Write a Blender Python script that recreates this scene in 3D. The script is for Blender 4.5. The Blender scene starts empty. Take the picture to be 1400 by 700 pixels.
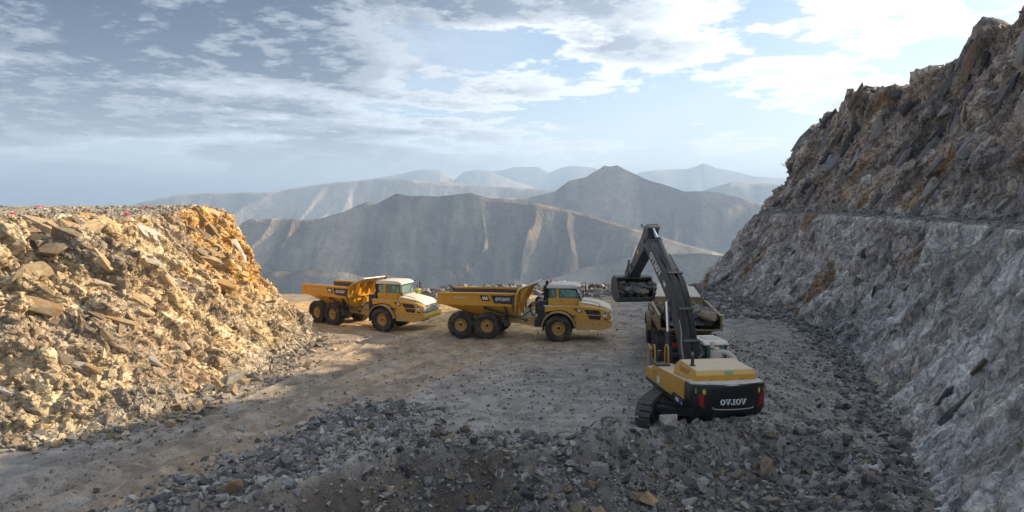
import bpy, bmesh, math, random
import numpy as np
from mathutils import Vector, Matrix, Euler

random.seed(7)
rng = np.random.default_rng(11)
R = math.radians
scene = bpy.context.scene
col = scene.collection

# ------------------------------------------------------------------ camera
cam_d = bpy.data.cameras.new('camera')
cam = bpy.data.objects.new('camera', cam_d)
col.objects.link(cam)
cam.location = (0, 0, 9.1)
cam.rotation_euler = (R(90 - 4.41), 0, 0)
cam_d.sensor_width = 36
cam_d.lens = 25.0
cam_d.clip_start = 0.1
cam_d.clip_end = 200000
scene.camera = cam

# ------------------------------------------------------------------ light
SUN_AZ, SUN_EL = 15.0, 24.8          # azimuth measured from +X towards +Y
sv = Vector((math.cos(R(SUN_EL)) * math.cos(R(SUN_AZ)), math.cos(R(SUN_EL)) * math.sin(R(SUN_AZ)), math.sin(R(SUN_EL))))
sl = bpy.data.lights.new('sun', 'SUN')
sl.energy = 5.0
sl.angle = R(0.6)
sl.color = (1.0, 0.79, 0.52)
so = bpy.data.objects.new('sun', sl)
col.objects.link(so)
so.location = (60, 20, 60)
so.rotation_euler = sv.to_track_quat('Z', 'Y').to_euler()

world = bpy.data.worlds.new('World')
scene.world = world
world.use_nodes = True
WN, WL = world.node_tree.nodes, world.node_tree.links
WN.clear()


class NT:
    """small helper to write node graphs as expressions"""
    def __init__(s, tree):
        s.n, s.l = tree.nodes, tree.links

    def put(s, sock, v):
        if v is None:
            return
        if isinstance(v, bpy.types.NodeSocket):
            s.l.new(v, sock)
        else:
            if sock.type == 'RGBA' and len(v) == 3:
                v = (*v, 1)
            sock.default_value = v

    def math(s, op, a, b=None, c=None, clamp=False):
        m = s.n.new('ShaderNodeMath'); m.operation = op; m.use_clamp = clamp
        s.put(m.inputs[0], a); s.put(m.inputs[1], b); s.put(m.inputs[2], c)
        return m.outputs[0]

    def vmath(s, op, a, b=None, out=0):
        m = s.n.new('ShaderNodeVectorMath'); m.operation = op
        s.put(m.inputs[0], a); s.put(m.inputs[1], b)
        return m.outputs[out]

    def mix(s, f, a, b, blend='MIX'):
        m = s.n.new('ShaderNodeMix'); m.data_type = 'RGBA'; m.blend_type = blend
        m.clamp_factor = True
        s.put(m.inputs[0], f); s.put(m.inputs[6], a); s.put(m.inputs[7], b)
        return m.outputs[2]

    def noise(s, vec, scale, detail=4, rough=.55, dist=0.0, out=0):
        m = s.n.new('ShaderNodeTexNoise')
        s.put(m.inputs['Vector'], vec)
        m.inputs['Scale'].default_value = scale; m.inputs['Detail'].default_value = detail
        m.inputs['Roughness'].default_value = rough; m.inputs['Distortion'].default_value = dist
        return m.outputs[out]

    def voro(s, vec, scale, out='Distance', feature='F1'):
        m = s.n.new('ShaderNodeTexVoronoi'); m.feature = feature
        s.put(m.inputs['Vector'], vec); m.inputs['Scale'].default_value = scale
        return m.outputs[out]

    def ramp(s, f, lo, hi):
        m = s.n.new('ShaderNodeMapRange'); m.interpolation_type = 'SMOOTHSTEP'
        s.put(m.inputs[0], f); m.inputs[1].default_value = lo; m.inputs[2].default_value = hi
        return m.outputs[0]

    def sep(s, v):
        m = s.n.new('ShaderNodeSeparateXYZ'); s.put(m.inputs[0], v); return m.outputs

    def comb(s, x, y, z):
        m = s.n.new('ShaderNodeCombineXYZ')
        s.put(m.inputs[0], x); s.put(m.inputs[1], y); s.put(m.inputs[2], z); return m.outputs[0]


w = NT(world.node_tree)
sky = WN.new('ShaderNodeTexSky')
sky.sky_type = 'NISHITA'
sky.sun_disc = False
sky.sun_elevation = R(SUN_EL)
sky.sun_rotation = R(90 - SUN_AZ)
sky.altitude = 600
sky.air_density = 1.0
sky.dust_density = 0.7
sky.ozone_density = 3.0
BG = 0.088
tc = WN.new('ShaderNodeTexCoord')
dirv = w.vmath('NORMALIZE', tc.outputs['Generated'])
dx, dy, dz = w.sep(dirv)
zc = w.math('MAXIMUM', dz, 0.0)
den = w.math('ADD', zc, 0.13)
px_, py_ = w.math('DIVIDE', dx, den), w.math('DIVIDE', dy, den)
plane = w.comb(px_, py_, 0.0)
sund = w.vmath('DOT_PRODUCT', dirv, (sv.x, sv.y, sv.z), out=1)
toward = w.ramp(sund, 0.0, 0.86)                       # 0 away from the sun .. 1 beside it
# cloud deck: broad sheets to the west (-X), broken cumulus rows elsewhere
def deck(off):
    q = w.vmath('ADD', plane, off)
    big = w.noise(w.vmath('ADD', q, (3.1, 7.7, 0)), 0.42, 2, .5)
    mid = w.noise(w.vmath('ADD', q, (11.3, 2.2, 1.3)), 1.25, 10, .64)
    fine = w.noise(w.vmath('ADD', q, (1.3, 5.2, 4.3)), 4.5, 7, .68)
    c = w.math('ADD', w.math('MULTIPLY', mid, 0.75), w.math('MULTIPLY', big, 0.5))
    return w.math('ADD', c, w.math('MULTIPLY', fine, 0.26))


west = w.math('MULTIPLY', w.ramp(w.math('MULTIPLY', px_, -1.0), -1.2, 1.6), 0.12)
c0 = deck((0, 0, 0))
c1 = deck((.10, .03, 0))                                  # the deck a little nearer the sun
cov = w.math('ADD', c0, west)
cm = w.ramp(cov, 0.755, 0.81)
thick = w.ramp(cov, 0.775, 0.93)
side = w.ramp(w.math('SUBTRACT', c0, c1), -0.06, 0.07)    # 1 where a billow faces the sun
skyc = sky.outputs[0]
lit_c = w.mix(toward, (6.4, 6.8, 7.3), (9.8, 9.7, 9.3))
shade_c = w.mix(toward, (0.25, 0.55, 1.15), (3.6, 4.3, 5.3))
over = w.math('MULTIPLY', w.ramp(zc, .09, .23), w.ramp(w.math('MULTIPLY', px_, -1.0), -.35, .9))    # heavier overcast overhead to the west
thick = w.math('MAXIMUM', thick, w.math('MULTIPLY', over, w.ramp(cov, .52, .78)))
cm = w.math('MAXIMUM', cm, w.math('MULTIPLY', over, w.ramp(cov, .50, .66)))
dark = w.math('MULTIPLY', thick, w.math('SUBTRACT', 1.3, w.math('MULTIPLY', side, .65)), clamp=True)
cloudc = w.mix(dark, lit_c, shade_c)
skyb = w.mix(cm, skyc, cloudc)
# thick air close to the horizon
milk_c = w.mix(toward, (8.4, 8.8, 9.2), (12.0, 11.9, 11.3))
milk = w.math('POWER', 2.718, w.math('MULTIPLY', zc, w.math('SUBTRACT', w.math('MULTIPLY', toward, 9.0), 15.0)))
skyb = w.mix(w.math('MULTIPLY', milk, 0.93), skyb, milk_c)
bgn = WN.new('ShaderNodeBackground')
bgn.inputs['Strength'].default_value = BG
WL.new(skyb, bgn.inputs['Color'])
wo = WN.new('ShaderNodeOutputWorld')
WL.new(bgn.outputs[0], wo.inputs['Surface'])

scene.view_settings.view_transform = 'Standard'
scene.view_settings.look = 'None'
scene.view_settings.exposure = 0.9
scene.view_settings.gamma = 1.0
scene.view_settings.use_curve_mapping = False
scene.cycles.volume_bounces = 1

# ------------------------------------------------------------------ numpy noise
def hsh(ix, iy, iz, seed):
    h = (ix.astype(np.int64) * 374761393 + iy.astype(np.int64) * 668265263 + iz.astype(np.int64) * 2147483647 + seed * 1274126177) & 0xFFFFFFFF
    h = ((h ^ (h >> 13)) * 1274126177) & 0xFFFFFFFF
    h = ((h ^ (h >> 16)) * 2246822519) & 0xFFFFFFFF
    h = h ^ (h >> 15)
    return h


def h01(ix, iy, iz, seed):
    return (hsh(ix, iy, iz, seed) & 0xFFFFFF) / float(0xFFFFFF)


def vnoise(P, seed=0):
    I = np.floor(P).astype(np.int64); F = P - I
    F = F * F * F * (F * (F * 6 - 15) + 10)
    r = np.zeros(len(P))
    for a in (0, 1):
        wx = F[:, 0] if a else 1 - F[:, 0]
        for b in (0, 1):
            wy = F[:, 1] if b else 1 - F[:, 1]
            for c in (0, 1):
                wz = F[:, 2] if c else 1 - F[:, 2]
                r += wx * wy * wz * h01(I[:, 0] + a, I[:, 1] + b, I[:, 2] + c, seed)
    return r * 2 - 1


def fbm(P, lam, octv=4, gain=.5, seed=0):
    P = P / lam; r = np.zeros(len(P)); a = 1.0; t = 0.0
    for k in range(octv):
        r += a * vnoise(P, seed + k * 17); t += a
        P = P * 2.03 + 5.7; a *= gain
    return r / t


def ridged(P, lam, octv=5, gain=.5, seed=0):
    P = P / lam; r = np.zeros(len(P)); a = 1.0; t = 0.0
    for k in range(octv):
        r += a * (1 - np.abs(vnoise(P, seed + k * 17)) * 1.6); t += a
        P = P * 2.07 + 3.1; a *= gain
    return r / t


def worley(P, seed=0):
    I = np.floor(P).astype(np.int64)
    n = len(P)
    f1 = np.full(n, 9.0); f2 = np.full(n, 9.0)
    cid = np.zeros(n, np.int64); dv = np.zeros((n, 3))
    for a in (-1, 0, 1):
        for b in (-1, 0, 1):
            for c in (-1, 0, 1):
                X, Y, Z = I[:, 0] + a, I[:, 1] + b, I[:, 2] + c
                h = hsh(X, Y, Z, seed)
                j = np.stack([(h & 1023) / 1023., ((h >> 10) & 1023) / 1023., ((h >> 20) & 1023) / 1023.], 1)
                d = P - (np.stack([X, Y, Z], 1) + j)
                q = np.sqrt((d * d).sum(1))
                m = q < f1
                f2 = np.where(m, f1, np.minimum(f2, q))
                f1 = np.where(m, q, f1)
                cid = np.where(m, h, cid)
                dv[m] = d[m]
    return f1, f2, cid, dv


def facets(P, A, size, amp, tilt, crack, seed, cw=.09, rw_=.35):
    """fractured-rock relief: every cell is a block with its own offset and tilted face"""
    Q = (P @ np.array(A).T) / np.array(size)
    f1, f2, cid, dv = worley(Q, seed)
    r = [((cid * k) & 0xFFFF) / 65535. for k in (40503, 30011, 52711, 61031)]
    h = amp * (r[0] - .5) * 2 + tilt * 2 * ((r[1] - .5) * dv[:, 0] + (r[2] - .5) * dv[:, 1] + (r[3] - .5) * dv[:, 2])
    h *= .2 + .8 * S((f2 - f1) / rw_)
    h -= crack * np.exp(-((f2 - f1) / cw) ** 2)
    return h, r[1]


def S(t):
    t = np.clip(t, 0, 1); return t * t * (3 - 2 * t)


def axes(d, wn):
    d = np.array(d, float); d /= np.linalg.norm(d)
    wn = np.array(wn, float); wn -= d * (wn @ d); wn /= np.linalg.norm(wn)
    return np.stack([d, np.cross(wn, d), wn])


# ------------------------------------------------------------------ materials
MATS = {}


def new_mat(name):
    m = bpy.data.materials.new(name); m.use_nodes = True
    m.node_tree.nodes.clear()
    t = NT(m.node_tree)
    b = t.n.new('ShaderNodeBsdfPrincipled')
    o = t.n.new('ShaderNodeOutputMaterial')
    t.l.new(b.outputs[0], o.inputs['Surface'])
    MATS[name] = m
    return m, t, b


def bump(t, b, h, strength, dist):
    bn = t.n.new('ShaderNodeBump')
    bn.inputs['Strength'].default_value = strength; bn.inputs['Distance'].default_value = dist
    t.l.new(h, bn.inputs['Height']); t.l.new(bn.outputs[0], b.inputs['Normal'])


def paint(name, c, dust=.5, rough=.42, metal=0.0, dustc=(.42, .36, .28), grime=.35, mud=0.0):
    """machine paint with dust lying on upward faces and grime in patches"""
    m, t, b = new_mat(name)
    tcn = t.n.new('ShaderNodeTexCoord'); P = tcn.outputs['Object']
    g = t.n.new('ShaderNodeNewGeometry')
    nz = t.sep(g.outputs['Normal'])[2]
    n1 = t.noise(P, 2.3, 6, .62); n2 = t.noise(P, 14, 4, .6)
    up = t.ramp(nz, .35, .95)
    k = t.math('MULTIPLY', up, t.ramp(n1, .18, .5))
    k = t.math('MULTIPLY', k, dust, clamp=True)
    side = t.math('MULTIPLY', t.ramp(n1, .48, .75), grime)
    side = t.math('MULTIPLY', side, t.math('ADD', n2, .2))
    k = t.math('MAXIMUM', k, side)
    if mud:                                            # splashed dirt, thickest near the ground
        zz_ = t.sep(P)[2]
        md = t.math('MULTIPLY', t.ramp(t.math('ADD', zz_, t.math('MULTIPLY', t.noise(P, 3.1, 6, .7), -1.6)), 1.3, -.3), mud)
        k = t.math('MAXIMUM', k, md)
    base = t.mix(t.math('MULTIPLY', n2, .35), c, tuple(x * .72 for x in c))
    t.put(b.inputs['Base Color'], t.mix(k, base, dustc))
    t.put(b.inputs['Roughness'], t.math('ADD', t.math('MULTIPLY', k, .4), rough))
    b.inputs['Metallic'].default_value = metal
    bump(t, b, n2, .12, .01)
    return m


paint('yellow', (.66, .325, .018), .55, .36, grime=.42, dustc=(.42, .32, .20), mud=.7)
paint('yellow_clean', (.66, .35, .03), .78, .38, dustc=(.58, .53, .45), grime=.5)
paint('stripe', (.75, .58, .02), .2, .4, grime=.1)
paint('white', (.72, .70, .66), .75, .4, dustc=(.60, .53, .43))
paint('offwhite', (.55, .53, .48), .5, .5)
paint('black', (.016, .016, .018), .35, .5, grime=.22)
paint('counter', (.011, .012, .014), 1.0, .33, dustc=(.52, .50, .48), grime=.07)
paint('charcoal', (.045, .046, .05), .45, .45, dustc=(.25, .23, .2), grime=.4)
paint('boompaint', (.05, .052, .057), .4, .42, dustc=(.24, .225, .21), grime=.6)
paint('bedsteel', (.07, .063, .058), .5, .6, dustc=(.25, .2, .15), grime=.6)
paint('steel', (.22, .215, .21), .4, .45, metal=.5, grime=.5)
paint('tracksteel', (.15, .145, .14), .5, .5, metal=.35, dustc=(.2, .18, .165), grime=.6)
paint('bucketsteel', (.075, .07, .066), .3, .5, metal=.3, dustc=(.2, .18, .16), grime=.5)
paint('chrome', (.75, .78, .82), .05, .15, metal=1.0, grime=.03)
paint('rim', (.52, .30, .08), .4, .6, dustc=(.35, .27, .17), grime=.7)
paint('fender', (.40, .245, .06), .8, .55, dustc=(.42, .33, .23), grime=.9)
paint('tyre', (.03, .028, .026), .5, .85, dustc=(.26, .21, .15), grime=.75)
paint('hose', (.02, .02, .022), .3, .5, grime=.3)
paint('red', (.35, .012, .015), .05, .25, grime=.1)
paint('orange', (.75, .18, .02), .1, .3)
paint('decal_yellow', (.72, .56, .02), .05, .4, grime=.05)
paint('decal_white', (.78, .80, .82), .05, .4, grime=.08)
paint('decal_blue', (.035, .07, .32), .05, .4, grime=.05)
paint('decal_green', (.12, .35, .28), .05, .4, grime=.05)
paint('skin', (.33, .18, .11), .0, .6, grime=0)
paint('vest', (.55, .62, .06), .0, .7, grime=.1)
paint('helmet', (.02, .10, .55), .0, .3, grime=.0)
paint('trousers', (.04, .05, .09), .2, .8, grime=.2)
paint('pink', (.78, .03, .17), .1, .7, grime=.1)
paint('seat_cloth', (.16, .16, .17), .2, .8)
paint('lamp_lens', (.75, .76, .76), .1, .12, grime=.1)

m, t, b = new_mat('glass')
b.inputs['Base Color'].default_value = (.5, .72, .66, 1)
b.inputs['Roughness'].default_value = .06
b.inputs['Transmission Weight'].default_value = .85
b.inputs['IOR'].default_value = 1.1
b.inputs['Specular IOR Level'].default_value = .9
b.inputs['Coat Weight'].default_value = .5
b.inputs['Coat Roughness'].default_value = .05


def rock_vc(name, fscale=6.0, rough=.9, bstr=.5, bdist=.04, crackle=0.0, stretch=(1., 1., 1.)):
    """rock whose base colour is the mineral colour stored per vertex, broken up by grain and joints"""
    m, t, b = new_mat(name)
    at = t.n.new('ShaderNodeAttribute'); at.attribute_name = 'mineral'
    tcn = t.n.new('ShaderNodeTexCoord'); P = tcn.outputs['Object']
    n1 = t.noise(P, fscale, 8, .7); n2 = t.noise(P, fscale * .22, 5, .6); n3 = t.voro(P, fscale * 1.6)
    f = t.math('ADD', t.math('MULTIPLY', n1, 1.25), t.math('MULTIPLY', n2, .5))
    f = t.math('ADD', f, .12)
    hgt = t.math('ADD', n1, t.math('MULTIPLY', n3, .5))
    if crackle:
        nd = t.n.new('ShaderNodeTexNoise'); t.put(nd.inputs['Vector'], P); nd.inputs['Scale'].default_value = 1.3; nd.inputs['Detail'].default_value = 4
        Q = t.vmath('MULTIPLY', t.vmath('ADD', P, t.vmath('MULTIPLY', nd.outputs['Color'], (.7, .7, .7))), stretch)
        for sc, wd, kk in ((1.1, .10, 1.0), (3.1, .12, .6)):
            e = t.voro(Q, sc, 'Distance', 'DISTANCE_TO_EDGE')
            jn = t.ramp(e, 0.0, wd)                                   # 0 in the joint
            cell = t.sep(t.voro(Q, sc, 'Color'))[0]
            hgt = t.math('ADD', hgt, t.math('MULTIPLY', t.math('ADD', jn, t.math('MULTIPLY', cell, 1.4)), kk * crackle))
            f = t.math('MULTIPLY', f, t.math('ADD', t.math('MULTIPLY', jn, .35 * kk), 1 - .35 * kk))
            f = t.math('MULTIPLY', f, t.math('ADD', t.math('MULTIPLY', cell, .4 * kk), 1 - .2 * kk))
    if crackle: f = t.math('MULTIPLY', f, 1.5)
    t.put(b.inputs['Base Color'], t.mix(1.0, at.outputs['Color'], t.comb(f, f, f), 'MULTIPLY'))
    b.inputs['Roughness'].default_value = rough
    b.inputs['Specular IOR Level'].default_value = .25
    bump(t, b, hgt, bstr, bdist)
    return m


rock_vc('cliff_west', 5.0, bstr=.8, bdist=.10, crackle=.7, stretch=(.9, .7, 1.2))
rock_vc('cliff_east', 5.0, rough=.75, bstr=.8, bdist=.10, crackle=.5, stretch=(1.1, 1.1, .6))
rock_vc('gravel', 11.0, bstr=.9, bdist=.05)
rock_vc('rubble', 8.0, bstr=.4, bdist=.02)


def rock_obj(name, c1, c2, rnd=.5, warm=None):
    m, t, b = new_mat(name)
    tcn = t.n.new('ShaderNodeTexCoord'); P = tcn.outputs['Object']
    oi = t.n.new('ShaderNodeObjectInfo')
    Q = t.vmath('ADD', P, t.vmath('MULTIPLY', t.comb(oi.outputs['Random'], oi.outputs['Random'], oi.outputs['Random']), (37., 53., 71.)))
    n1 = t.noise(Q, 4, 8, .68); n2 = t.noise(Q, 1.1, 3, .5)
    c = t.mix(t.ramp(n1, .3, .72), c1, c2)
    if warm:
        c = t.mix(t.math('MULTIPLY', t.ramp(n2, .52, .7), .8), c, warm)
    k = t.math('ADD', t.math('MULTIPLY', oi.outputs['Random'], rnd * 1.3), 1 - rnd * .65)
    t.put(b.inputs['Base Color'], t.mix(1.0, c, t.comb(k, k, k), 'MULTIPLY'))
    b.inputs['Roughness'].default_value = .88
    b.inputs['Specular IOR Level'].default_value = .3
    bump(t, b, n1, .5, .06)
    return m


rock_obj('rock_grey', (.125, .122, .122), (.27, .262, .255), .6)
rock_obj('rock_brown', (.13, .105, .08), (.27, .22, .17), .5, (.24, .13, .05))
rock_obj('rock_tan', (.26, .19, .11), (.47, .37, .24), .55, (.38, .21, .07))
rock_obj('rock_orange', (.33, .195, .08), (.48, .31, .14), .4, (.44, .23, .07))
rock_obj('rock_dark', (.05, .05, .055), (.13, .125, .125), .5)
rock_obj('rock_pale', (.30, .29, .28), (.46, .44, .41), .3, (.34, .25, .17))

m, t, b = new_mat('mountain')
at = t.n.new('ShaderNodeAttribute'); at.attribute_name = 'mineral'
tcn = t.n.new('ShaderNodeTexCoord')
n1 = t.noise(tcn.outputs['Object'], .02, 8, .68)
f = t.math('ADD', t.math('MULTIPLY', n1, 1.3), .35)
t.put(b.inputs['Base Color'], t.mix(1.0, at.outputs['Color'], t.comb(f, f, f), 'MULTIPLY'))
b.inputs['Roughness'].default_value = .95
b.inputs['Specular IOR Level'].default_value = .1
bump(t, b, n1, 1.0, 40.)

m, t, b = new_mat('leaf')
b.inputs['Base Color'].default_value = (.11, .10, .045, 1)
b.inputs['Roughness'].default_value = .8
m, t, b = new_mat('twig')
b.inputs['Base Color'].default_value = (.12, .09, .06, 1)
b.inputs['Roughness'].default_value = .9


# ------------------------------------------------------------------ object helpers
def tag(o, label=None, cat=None, group=None, kind=None):
    if label: o['label'] = label
    if cat: o['category'] = cat
    if group: o['group'] = group
    if kind: o['kind'] = kind
    return o


def empty(name, loc, rz=0.0):
    o = bpy.data.objects.new(name, None); col.objects.link(o)
    o.location = loc; o.rotation_euler = (0, 0, rz); o.empty_display_size = .3
    return o


def np_mesh(name, V, F, mat, mineral=None, smooth=False):
    V = np.asarray(V, np.float32); F = np.asarray(F, np.int32)
    me = bpy.data.meshes.new(name)
    k = F.shape[1]
    me.vertices.add(len(V)); me.vertices.foreach_set('co', V.ravel())
    me.loops.add(F.size); me.loops.foreach_set('vertex_index', F.ravel())
    me.polygons.add(len(F))
    me.polygons.foreach_set('loop_start', np.arange(0, F.size, k, dtype=np.int32))
    me.polygons.foreach_set('use_smooth', np.full(len(F), smooth))
    if mineral is not None:
        a = me.color_attributes.new('mineral', 'FLOAT_COLOR', 'POINT')
        c = np.ones((len(V), 4), np.float32); c[:, :3] = np.clip(mineral, 0.004, 1)
        a.data.foreach_set('color', c.ravel())
    me.update(calc_edges=True)
    me.materials.append(MATS[mat])
    o = bpy.data.objects.new(name, me); col.objects.link(o)
    return o


def grid_faces(nu, nv):
    i = np.arange(nu * nv).reshape(nu, nv)
    return np.stack([i[:-1, :-1].ravel(), i[1:, :-1].ravel(), i[1:, 1:].ravel(), i[:-1, 1:].ravel()], 1)


def lerp3(a, b, t):
    return np.asarray(a) * (1 - t)[:, None] + np.asarray(b) * t[:, None]


# ------------------------------------------------------------------ the quarry floor
def zground(X, Y):
    X = np.atleast_1d(np.asarray(X, float)); Y = np.atleast_1d(np.asarray(Y, float))
    P = np.stack([X, Y, np.zeros_like(X)], 1)
    z = fbm(P, 7., 3, .5, 3) * .10 + fbm(P, .9, 3, .55, 5) * .028
    z -= .5 * S((Y - 45) / 8) * S((-2.5 - X) / 7)                       # lower ground under the first hauler
    # rubble ridge beside the haul road
    ax, ay, bx, by = -10.5, 19.0, -5.8, 30.0
    L = math.hypot(bx - ax, by - ay)
    s = ((X - ax) * (bx - ax) + (Y - ay) * (by - ay)) / L
    d = ((X - ax) * (by - ay) - (Y - ay) * (bx - ax)) / L
    n = fbm(P, 1.7, 3, .5, 8)
    z += (.42 + .3 * n) * np.exp(-((d - .6) / 1.6) ** 2) * S((s + 4) / 4) * S((L + 2.0 - s) / 3)
    # loading pit in the foreground: rubble slope below the excavator, steep hollow at its left end
    dl = ((X + 8.2) * 4.8 - (Y - 20.5) * 4.8) / 6.79                     # inside, right of the line from (-8.2, 20.5) to (-3.4, 25.3)
    yr = 25.2 + 1.0 * S((X - .5) / 4) + .5 * n
    din = np.minimum(np.minimum(dl + .5 * n, yr - Y), 11.5 - X - (24 - Y) * .10 + .5 * n)
    steep = 1.0 - .68 * S((X + 1.2) / 3.2)
    dp_ = np.maximum(din, 0)
    z -= np.minimum(dp_ * steep * S(dp_ / .5), 3.2)
    lip = (.30 + .50 * S((X - 1) / 3) + .4 * n) * np.exp(-((din - .1) / .75) ** 2) * S((Y - 17) / 2)
    z += lip + .22 * fbm(P, .9, 3, .6, 14) * S((din + .6) / 1.2)
    # edge berm and drop beyond the rim
    z += (.5 + .75 * fbm(P, 2.6, 3, .5, 12)) * np.exp(-((Y - 70.5 - .8 * np.sin(X * .3)) / 1.7) ** 2) * S((X + 12) / 4)
    z += (.55 + .5 * n) * np.exp(-((Y - 63.5) / 2.2) ** 2 - ((X + 11) / 5.) ** 2)
    z -= np.maximum(Y - 74, 0) * .9
    # wheel ruts on the haul road
    rd = X + 11.5 - (Y - 24) * .30 - .0045 * np.maximum(Y - 24, 0) ** 2
    for off, dp in ((-3.4, .08), (-2.2, .15), (-.9, .08), (.3, .15), (1.5, .09), (3.0, .08)):
        wv = .25 * np.sin(Y * .21 + off * 2)
        z -= dp * np.exp(-((rd - off - wv) / .30) ** 2) * S((50 - Y) / 8)
        z += dp * .5 * np.exp(-((rd - off - wv - .52) / .18) ** 2) * S((50 - Y) / 8)
    # talus fillets against both faces
    return z


def catmull_path(pts, n=170):
    pts = np.array(pts, float); T = np.linspace(0, len(pts) - 1, n)
    return np.stack([np.interp(T, np.arange(len(pts)), pts[:, 0]), np.interp(T, np.arange(len(pts)), pts[:, 1])], 1) if len(pts) < 3 else catmull(T, pts)


def catmull(T, pts):
    pts = np.asarray(pts, float)
    n = len(pts); i = np.clip(np.floor(T).astype(int), 0, n - 2); f = (T - i)[:, None]
    p0, p1, p2, p3 = pts[np.maximum(i - 1, 0)], pts[i], pts[i + 1], pts[np.minimum(i + 2, n - 1)]
    return .5 * ((2 * p1) + (-p0 + p2) * f + (2 * p0 - 5 * p1 + 4 * p2 - p3) * f ** 2 + (-p0 + 3 * p1 - 3 * p2 + p3) * f ** 3)


gx = np.concatenate([np.arange(-42, -20, .3), np.arange(-20, 24, .105), np.arange(24, 40, .4)])
gy = np.concatenate([np.arange(2, 19, .3), 19 + np.cumsum(np.linspace(.075, .24, 340)), ])
gy = np.concatenate([gy[gy < 78], np.arange(max(gy[gy < 78]) + .6, 130, 2.0)])
GX, GY = np.meshgrid(gx, gy, indexing='ij')
P = np.stack([GX.ravel(), GY.ravel(), np.zeros(GX.size)], 1)
Z = zground(P[:, 0], P[:, 1])
# loose gravel relief
f1, r1 = facets(P, np.eye(3), (.5, .5, .5), .035, .05, .02, 41)
Xg, Yg = P[:, 0], P[:, 1]
rough_zone = np.clip(S((33 - Yg - .25 * np.abs(Xg)) / 8) + S((Xg - 11) / 8), 0, 1)
pit = S((Xg - Yg + 29.5) / 1.5) * S((26.8 - Yg) / 1.) * S((12 - Xg) / 1.)
Z = Z + f1 * (.25 + .75 * rough_zone + 1.8 * pit)
# tyre prints left by the haulers
tread = np.zeros(len(P))
for path in (((-13, 22), (-10.5, 31), (-6, 39.5), (0, 44.5), (6, 45.5)), ((-14.5, 22), (-11, 34), (-8.6, 44), (-9.5, 50), (-14, 55)), ((12.5, 18), (13.5, 30), (13, 41), (9, 54), (2, 62)), ((-9, 40), (-3, 50), (3, 57), (10, 60))):
    q = catmull_path(path)
    tg = np.gradient(q, axis=0); tg /= np.linalg.norm(tg, axis=1, keepdims=True)
    for sd in (-1.28, 1.28):
        c = q + np.stack([tg[:, 1], -tg[:, 0]], 1) * sd
        m = (Yg > 17) & (Yg < 66) & (np.abs(Xg) < 20)
        ii = np.where(m)[0]
        best = np.full(len(ii), 9.); arg = np.zeros(len(ii))
        for k in range(len(c)):
            d = np.hypot(Xg[ii] - c[k, 0], Yg[ii] - c[k, 1]); u_ = d < best
            best[u_] = d[u_]; arg[u_] = k
        gq = np.exp(-(best / .33) ** 4)
        Z[ii] -= gq * (.075 + .02 * np.sin(arg * 2.2)) * (1 - rough_zone[ii] * .6)
        Z[ii] += .035 * np.exp(-((best - .45) / .12) ** 2)
        tread[ii] = np.maximum(tread[ii], gq)
# soil colours: grey crushed rock, brown road dirt, tan sand at the back
n1, n2 = fbm(P, 5., 4, .55, 21), fbm(P, 1.1, 4, .6, 23)
n3 = fbm(P * np.array([1., .35, 1.]), 2.2, 4, .6, 27)
rd = Xg + 10.8 - (Yg - 24) * .30 - .0045 * np.maximum(Yg - 24, 0) ** 2
road = np.exp(-(rd / 3.6) ** 2) * S((52 - Yg) / 6) + S((Yg - 34 - .35 * Xg) / 12) * S((12 - Xg) / 8)
road = np.clip(road * (.8 + .45 * n1 + .35 * n3), 0, 1)
for off in (-2.2, .3, 3.0):
    road = np.clip(road - .55 * np.exp(-((rd - .7 - off - .25 * np.sin(Yg * .21 + off * 2)) / .45) ** 2) * S((48 - Yg) / 8) * (.6 + n2), 0, 1)
sand = S((Yg - 46 + .25 * Xg + 2.5 * n1) / 6) * S((9 - Xg + 3 * n1) / 7)
sand = np.maximum(sand, .75 * S((Yg - 55) / 6) * S((11 - Xg) / 5)) * S((68.3 + n1 - Yg) / 2.5)
C = lerp3(np.broadcast_to((.275, .257, .240), (len(P), 3)), np.broadcast_to((.33, .25, .175), (len(P), 3)), road)
C = lerp3(C, np.broadcast_to((.50, .345, .17), (len(P), 3)), np.clip(sand, 0, 1))
heapc = S((Xg + 5) / 3) * S((26.5 - Yg) / 3) * S((11 - Xg) / 3)
C = lerp3(C, np.broadcast_to((.12, .108, .098), (len(P), 3)), heapc * .8)
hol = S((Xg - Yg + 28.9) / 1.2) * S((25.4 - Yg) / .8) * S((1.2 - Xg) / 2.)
C = lerp3(C, np.broadcast_to((.085, .066, .05), (len(P), 3)), hol * np.clip(.6 + n2, 0, 1))  # dark earth, deepened in colour to stand for shade in the hollow
C = C * (1.04 + .36 * n2 + .5 * (r1 - .5))[:, None]
C = lerp3(C, C.mean(1, keepdims=True) * np.array([[.98, .84, .68]]), tread * .55 * np.clip(.7 + n2, 0, 1))
g = np_mesh('quarry_floor', np.stack([Xg, Yg, Z], 1), grid_faces(len(gx), len(gy)), 'gravel', C)
tag(g, 'grey and tan crushed rock floor of the quarry with wheel ruts', 'ground', kind='structure')


# ------------------------------------------------------------------ rock faces as swept profiles
def catmull(T, pts):
    pts = np.asarray(pts, float)
    n = len(pts); i = np.clip(np.floor(T).astype(int), 0, n - 2); f = (T - i)[:, None]
    p0, p1, p2, p3 = pts[np.maximum(i - 1, 0)], pts[i], pts[i + 1], pts[np.minimum(i + 2, n - 1)]
    return .5 * ((2 * p1) + (-p0 + p2) * f + (2 * p0 - 5 * p1 + 4 * p2 - p3) * f ** 2 + (-p0 + 3 * p1 - 3 * p2 + p3) * f ** 3)


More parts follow.
